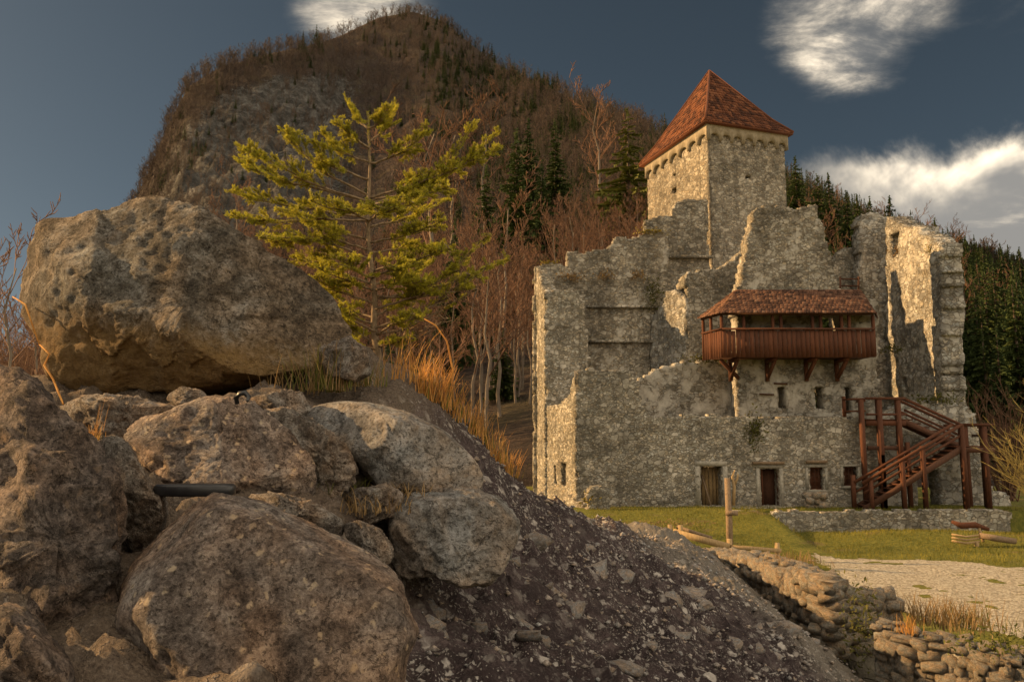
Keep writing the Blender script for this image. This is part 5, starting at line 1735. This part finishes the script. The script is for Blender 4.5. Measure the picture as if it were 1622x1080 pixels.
def conifer(seed, tiers=40, per=12, tuftn=5, wide=.17, base=.06):
    rng = np.random.RandomState(seed)
    trunk, crown = MB(), MB()
    trunk.tube([(0, 0, -.03), (0, 0, .5), (0, 0, .97)], [.014, .009, .002], 6, False)
    vs = []
    for k in range(tiers):
        z = base + (1 - base) * (k / tiers) ** .92
        R = wide * (1 - z) ** .95 * rng.uniform(.75, 1.12) + .004
        m = max(4, int(per * (0.45 + .55 * (1 - z))))
        for j in range(m):
            a = 2 * np.pi * (j + rng.uniform(0, 1)) / m
            L = R * rng.uniform(.6, 1.2)
            jz = rng.uniform(-.02, .025)
            o = np.array([np.cos(a), np.sin(a), 0])
            s = np.array([-o[1], o[0], 0])
            for t_ in range(tuftn):
                f = (t_ + .4) / tuftn
                c_ = np.array([0, 0, z + jz]) + o * L * f + np.array([0, 0, -.30 * L * f ** 1.4 + (.10 * L * f ** 3)])
                w_ = (.004 + .16 * L * (1 - .7 * f) + .01 * (1 - z)) * rng.uniform(.7, 1.3)
                tip = c_ + o * L * .42 + s * rng.uniform(-1, 1) * w_ + np.array([0, 0, -.04 * L + rng.uniform(-.006, .008)])
                vs.append([c_ - s * w_ + [0, 0, rng.uniform(-.008, .004)], c_ + s * w_ + [0, 0, rng.uniform(-.008, .004)], tip])
                vs.append([c_ + [0, 0, .006], c_ + o * L * .25 + [0, 0, -.12 * L - .025 * (1 - z)], c_ + o * L * .3 + s * rng.uniform(-.5, .5) * w_])
    top = np.array([0, 0, 1.0])
    for j in range(5):
        a = 2 * np.pi * j / 5
        o = np.array([np.cos(a), np.sin(a), 0])
        vs.append([top, o * .010 + [0, 0, .93], -o * .003 + [0, 0, .93]])
    vs = np.array(vs, float)
    crown.add(vs.reshape(-1, 3), (), np.arange(len(vs) * 3).reshape(-1, 3))
    return trunk, crown


def proto(trunk, crown, mt, mc, name):
    """a single mesh for the woods, and separate part meshes for single trees"""
    tm_, cm_ = trunk.mesh('trunk', mt), crown.mesh('crown', mc)
    both = MB()
    both.add(trunk.V(), *[np.concatenate(trunk.q)])
    nt_ = len(np.concatenate(trunk.q))
    if crown.q: both.add(crown.V(), np.concatenate(crown.q))
    else: both.add(crown.V(), (), np.concatenate(crown.t))
    me = mesh_np(name, both.V(), both.faces())
    me.materials.append(mt); me.materials.append(mc)
    idx = np.ones(len(me.polygons), np.int32); idx[:nt_] = 0
    me.polygons.foreach_set('material_index', idx)
    return tm_, cm_, me


BARE = [proto(*bare_tree(50 + k), M['trunk_pale'], M['twig'], 'bare_tree') for k in range(5)]
FARB = [proto(*bare_tree(80 + k, ((9, .42, .85), (5, .45, .8), (4, .45, .75)), .25, .012, .0032), M['bark'], M['twig_far'], 'far_bare_tree') for k in range(4)]
CON = [proto(*conifer(20 + k), M['bark'], M['conifer'], 'conifer') for k in range(4)]
CONF = [proto(*conifer(30 + k, 24, 8, 3), M['bark'], M['conifer'], 'far_conifer') for k in range(3)]
PINE = [proto(*conifer(26, 16, 10, 6, .30, .25), M['bark'], M['pine'], 'pine')]


def hill_pt(px, d, py=400):
    u = ray(px, py)[0]
    return Vector((u * d, d, float(hill_z(np.array([u]), np.array([d]))[0])))


def plant_tree(name, pr, loc, h, label, cat='tree', rz=0, group=None, wid=1.0):
    t = thing(name, tuple(loc), label, cat, group)
    for nm, me in (('trunk', pr[0]), ('crown', pr[1])):
        piece(nm, me, tuple(loc), (0, 0, rz), (h * wid, h * wid, h), t)
    return t


def top_h(px, py, base):
    return P(px, py, base.y).z - base.z


tr = random.Random(77)
# single trees one can pick out
for (px, d, top, lab, wd) in ((800, 92, 300, 'tall bare tree with a pale forked trunk on the slope behind the castle', 1.05), (765, 96, 322, 'slim bare tree with a narrow crown beside the pale forked one', .8),
                              (878, 100, 330, 'bare tree rising behind the western end of the castle wall', .8), (905, 104, 318, 'slender bare tree behind the notch in the castle wall', .8), (925, 108, 330, 'bare tree between the castle wall step and the tower', .8),
                              (735, 120, 345, 'bare grey tree with thin stem deep in the slope wood', .8), (945, 205, 150, 'broad sunlit bare tree standing out on the skyline slope', 1.25), (680, 170, 180, 'wide sunlit bare tree above the fir tip', 1.3), (770, 180, 178, 'sunlit russet bare tree beside the dark spruce', 1.25),
                              (715, 185, 185, 'sunlit bare tree with upswept boughs in the russet belt', 1.2), (640, 190, 195, 'sunlit russet bare tree behind the fir', 1.2), (370, 200, 285, 'sunlit bare tree above the huge boulder', 1.1)):
    b = hill_pt(px, d)
    plant_tree('bare_tree', BARE[tr.randrange(5)], b, top_h(px, top, b), lab, rz=tr.uniform(0, 6), wid=wd * .9)
for (px, d, top, lab, wd) in ((818, 150, 205, 'large dark spruce on the slope above the castle wall', 1.15), (770, 152, 262, 'smaller spruce left of the large dark spruce', 1.1), (858, 155, 255, 'spruce right of the large dark spruce', 1.1), (720, 118, 345, 'small green spruce among bare stems', .9),
                              (797, 88, 520, 'low young spruce at the foot of the pale forked tree', 1.3), (1030, 62, 322, 'green conifer pressed against the west face of the tower', 1.0), (838, 210, 185, 'spruce in the dark row above the russet belt', 1.0), (880, 215, 190, 'yellowish spruce in the dark row near the skyline tree', 1.0)):
    b = hill_pt(px, d)
    plant_tree('spruce', CON[tr.randrange(4)], b, top_h(px, top, b), lab, rz=tr.uniform(0, 6), wid=wd)
b = hill_pt(998, 190)
plant_tree('pine', PINE[0], b, top_h(998, 168, b), 'olive green pine left of the tower roof', rz=1, wid=1.1)
for (px, top, d) in ((490, 38, 640), (468, 48, 630), (778, 68, 740), (885, 112, 600), (1058, 178, 350)):
    b = hill_pt(px, d)
    plant_tree('spruce', CONF[tr.randrange(3)], b, top_h(px, top, b), 'lone dark spruce standing up from the mountain skyline', rz=tr.uniform(0, 6), wid=1.2, group='spruces on the mountain skyline')
for k, (px, top) in enumerate(((1266, 246), (1300, 276), (1318, 272), (1345, 302), (1362, 306), (1382, 312), (1414, 308), (1442, 348), (1462, 352), (1484, 346), (1530, 372), (1556, 392), (1586, 394), (1614, 392))):
    d = 175 - k * 3.5
    b = hill_pt(px, d)
    lab, grp = (('tall spruce touching the outline of the tower below its right eave', None) if k == 0 else ('dark spruce showing in the gap between the gable wall and the wing wall', 'spruces in the gap') if k < 5 else
                ('spruce tip rising over the peak of the wing wall', 'spruces over the wing wall peak') if k < 8 else ('spruce behind the sloping broken top of the wing wall', 'spruces behind the wing top') if k < 10 else ('dark spruce on the wooded ridge beyond the end of the wing wall', 'spruces beyond the wing wall'))
    plant_tree('ridge_spruce', CON[k % 4], b, top_h(px, top, b), lab, rz=tr.uniform(0, 6), wid=1.15, group=grp)

# small trees added beyond the crest, mostly unseen, to shade the meadow
for (x, y, h, pr, nm, lab) in ((-4.6, 29.5, 8.0, CON[1], 'spruce', 'young spruce added beyond the crest to shade the meadow, seen through the fir'), (-7.6, 27.0, 7.4, CON[2], 'spruce', 'young spruce added out of sight behind the huge boulder to shade the meadow'), (-3.4, 34.0, 8.0, BARE[2], 'bare_tree', 'small bare tree added beyond the crest to shade the meadow, right of the fir trunk'), (-9.0, 33.0, 7.0, CON[0], 'spruce', 'small spruce added low behind the middle of the huge boulder to shade the meadow')):
    b = Vector((x, y, float(gz(np.array([x]), np.array([y]))[0])))
    plant_tree(nm, pr, b, h, lab, rz=x, wid=1.2)
# trees and brush on the low ground at the left
for (px, d, top, lab, wd) in ((14, 24, 372, 'bare tree beyond the left end of the huge boulder', .8), (-12, 30, 400, 'bare tree half cut by the picture edge beyond the boulders', .9), (60, 34, 440, 'low bare tree behind the left flank of the huge boulder', .9)):
    x = ray(px, 500)[0] * d
    zg = min(float(gz(np.array([x]), np.array([d]))[0]), 0)
    b = Vector((x, d, zg))
    plant_tree('bare_tree', BARE[tr.randrange(5)], b, top_h(px, top, b), lab, rz=tr.uniform(0, 6), wid=wd)


def shrub(name, loc, h, n, label, mat, seed, lean=(0, 0), spread=.6):
    rng = random.Random(seed)
    t = thing(name, tuple(loc), label, 'shrub')
    mb = MB()
    loc = Vector(loc)
    for k in range(n):
        a = rng.uniform(0, 6.28)
        d = Vector((math.cos(a) * spread * rng.uniform(.2, 1) + lean[0], math.sin(a) * spread * rng.uniform(.2, 1) + lean[1], 1)).normalized()
        L = h * rng.uniform(.6, 1.05)
        b = loc + Vector((rng.gauss(0, .12 * h * .3), rng.gauss(0, .12 * h * .3), -.05))
        m1 = b + d * L * .5 + Vector((rng.gauss(0, .03), rng.gauss(0, .03), 0)) * h
        e = m1 + (d + Vector((lean[0] * .4, 0, .1))).normalized() * L * .5
        r_ = .006 * h
        mb.tube([b, m1, e], [r_, r_ * .7, r_ * .25], 4, False)
        for j in range(9):
            f = rng.uniform(.25, 1)
            p = b.lerp(m1, f * 2) if f < .5 else m1.lerp(e, f * 2 - 1)
            d2 = (d + Vector((rng.gauss(0, .6), rng.gauss(0, .6), rng.gauss(.1, .3)))).normalized()
            q_ = p + d2 * L * rng.uniform(.14, .3)
            mb.tube([p, q_], [r_ * .45, r_ * .2], 3, False)
            for i in range(3):
                d3 = (d2 + Vector((rng.gauss(0, .5), rng.gauss(0, .5), rng.gauss(.1, .3)))).normalized()
                p3 = p.lerp(q_, rng.uniform(.3, 1))
                mb.tube([p3, p3 + d3 * L * rng.uniform(.06, .14)], [r_ * .25, r_ * .15], 3, False)
    mb.build('stems', mat, t)
    return t


x = ray(1680, 700)[0] * 33
shrub('bare_shrub', (x, 33, float(gz(np.array([x]), np.array([33.0]))[0])), 5.4, 34, 'tall golden bare shrub in sunshine right of the staircase', M['twig_gold'], 3, (-.12, 0), .7)
x = ray(1590, 700)[0] * 44
shrub('bare_shrub', (x, 44, 0), 6.0, 40, 'dark leafless brush behind the turning landing of the stairs', M['twig'], 4, (0, 0), .6)
x = ray(30, 600)[0] * 13
shrub('bare_shrub', (x, 13, float(slope_base(np.array([x]), np.array([13.0]))[0])), 4.2, 40, 'dark bare brush between the two left boulders', M['twig'], 5, (.1, 0), .7)
x = ray(-30, 600)[0] * 15
shrub('bare_shrub', (x, 15, float(slope_base(np.array([x]), np.array([15.0]))[0])), 4.6, 34, 'dark bare brush behind the folded boulder at the picture edge', M['twig'], 6, (.1, 0), .7)
x = ray(255, 600)[0] * 9


# ---- the wood on the mountain: uncountable, instanced
def wood(name, protos, pts, sc, label):
    col = bpy.data.collections.new(name + '_kinds')
    for k, pr in enumerate(protos):
        ob = bpy.data.objects.new('%s_kind' % name, pr[2])
        col.objects.link(ob)
    me = bpy.data.meshes.new(name)
    me.vertices.add(len(pts))
    me.vertices.foreach_set('co', np.asarray(pts, np.float32).ravel())
    rg = np.random.RandomState(len(pts))
    a = me.attributes.new('sc', 'FLOAT', 'POINT'); a.data.foreach_set('value', np.asarray(sc, np.float32))
    a = me.attributes.new('rz', 'FLOAT', 'POINT'); a.data.foreach_set('value', rg.uniform(0, 6.28, len(pts)).astype(np.float32))
    a = me.attributes.new('kd', 'INT', 'POINT'); a.data.foreach_set('value', rg.randint(0, len(protos), len(pts)).astype(np.int32))
    o = bpy.data.objects.new(name, me)
    link(o)
    ng = bpy.data.node_groups.new(name, 'GeometryNodeTree')
    ng.interface.new_socket('Geometry', in_out='INPUT', socket_type='NodeSocketGeometry')
    ng.interface.new_socket('Geometry', in_out='OUTPUT', socket_type='NodeSocketGeometry')
    nn = ng.nodes; lk = ng.links
    gi, go = nn.new('NodeGroupInput'), nn.new('NodeGroupOutput')
    ci = nn.new('GeometryNodeCollectionInfo')
    ci.inputs[0].default_value = col
    ci.inputs[1].default_value = True
    ci.inputs[2].default_value = True
    ip = nn.new('GeometryNodeInstanceOnPoints')

    def na(nm, ty):
        k = nn.new('GeometryNodeInputNamedAttribute'); k.data_type = ty; k.inputs[0].default_value = nm
        return k.outputs['Attribute']
    cb = nn.new('ShaderNodeCombineXYZ'); lk.new(na('rz', 'FLOAT'), cb.inputs[2])
    lk.new(gi.outputs[0], ip.inputs['Points']); lk.new(ci.outputs[0], ip.inputs['Instance'])
    ip.inputs['Pick Instance'].default_value = True
    lk.new(na('kd', 'INT'), ip.inputs['Instance Index'])
    lk.new(cb.outputs[0], ip.inputs['Rotation'])
    cs_ = nn.new('ShaderNodeCombineXYZ'); s_ = na('sc', 'FLOAT')
    for k in range(3): lk.new(s_, cs_.inputs[k])
    lk.new(cs_.outputs[0], ip.inputs['Scale'])
    lk.new(ip.outputs[0], go.inputs[0])
    md = o.modifiers.new('wood', 'NODES'); md.node_group = ng
    kind(o, 'stuff')
    return tag(o, label, 'wood')


rng = np.random.RandomState(15)
U0, U1 = ray(-120, 450)[0], ray(1760, 450)[0]


def scatter(n, dmin, dmax, power=1.6):
    u = rng.uniform(U0, U1, n)
    R = np.interp(u, _su, _sr)
    t = rng.uniform(0, 1, n) ** (1 / power)
    d = D0 + (np.minimum(R * 1.01, dmax) - D0) * t
    d = np.maximum(d, dmin)
    return u, d


def cull(u, d, rock_keep=.25):
    R = np.interp(u, _su, _sr)
    t = np.clip((d - D0) / (R - D0), 0, 1)
    rk = rock_amt(u, t)
    ok = rng.uniform(0, 1, len(u)) > rk * (1 - rock_keep)
    ok &= ~((u > .0) & (u < .66) & (d < 62))
    ok &= ~((np.abs(u - .27) < .07) & (d < 66))
    return ok


# near slope belt, detailed
u, d = scatter(1200, 60, 230, 1.7)
u2 = rng.uniform(ray(1200, 450)[0], U1, 620)
u = np.concatenate([u, u2]); d = np.concatenate([d, rng.uniform(64, 235, 620)])
px_ = CX + F * u
prob_con = np.where(px_ > 1200, .97, np.where((px_ > 560), .09, .03))
isc = rng.uniform(0, 1, len(u)) < prob_con
ok = cull(u, d)
for nm, sel, pr, lo, hi, lab in (('bare_wood', ok & ~isc, BARE, 11, 19, 'russet bare deciduous wood on the near slope behind the castle'), ('spruce_wood', ok & isc, CON, 9, 17, 'dark spruce wood on the slope right of the castle')):
    uu, d_ = u[sel], d[sel]
    zz = hill_z(uu, d_) - .2
    wood(nm, pr, np.stack([uu * d_, d_, zz], 1), rng.uniform(lo, hi, len(uu)), lab)
# the mountain
u, d = scatter(15000, 200, 2000, 2.2)
px_ = CX + F * u
R = np.interp(u, _su, _sr)
tt_ = (d - D0) / (R - D0)
nz_ = fbm(np.stack([u * 9, d / 90, u * 0], 1), 3)
prob_con = np.where(px_ > 1150, .95, np.where(px_ > 660, .22 + .6 * sstep(.0, .35, nz_) + .2 * (tt_ < .6), .03 + .2 * sstep(.2, .5, nz_)))
isc = rng.uniform(0, 1, len(u)) < prob_con
ok = cull(u, d, .55)
for nm, sel, pr, lo, hi, lab in (('mountain_bare_wood', ok & ~isc, FARB, 9, 16, 'brown leafless wood covering the mountain'), ('mountain_spruce_wood', ok & isc, CONF, 8, 15, 'scattered dark spruces in the mountain wood')):
    uu, d_ = u[sel], d[sel]
    zz = hill_z(uu, d_) - .2
    rk = rock_amt(uu, np.clip((d_ - D0) / (np.interp(uu, _su, _sr) - D0), 0, 1))
    wood(nm, pr, np.stack([uu * d_, d_, zz], 1), rng.uniform(lo, hi, len(uu)) * (1 - .45 * rk), lab)
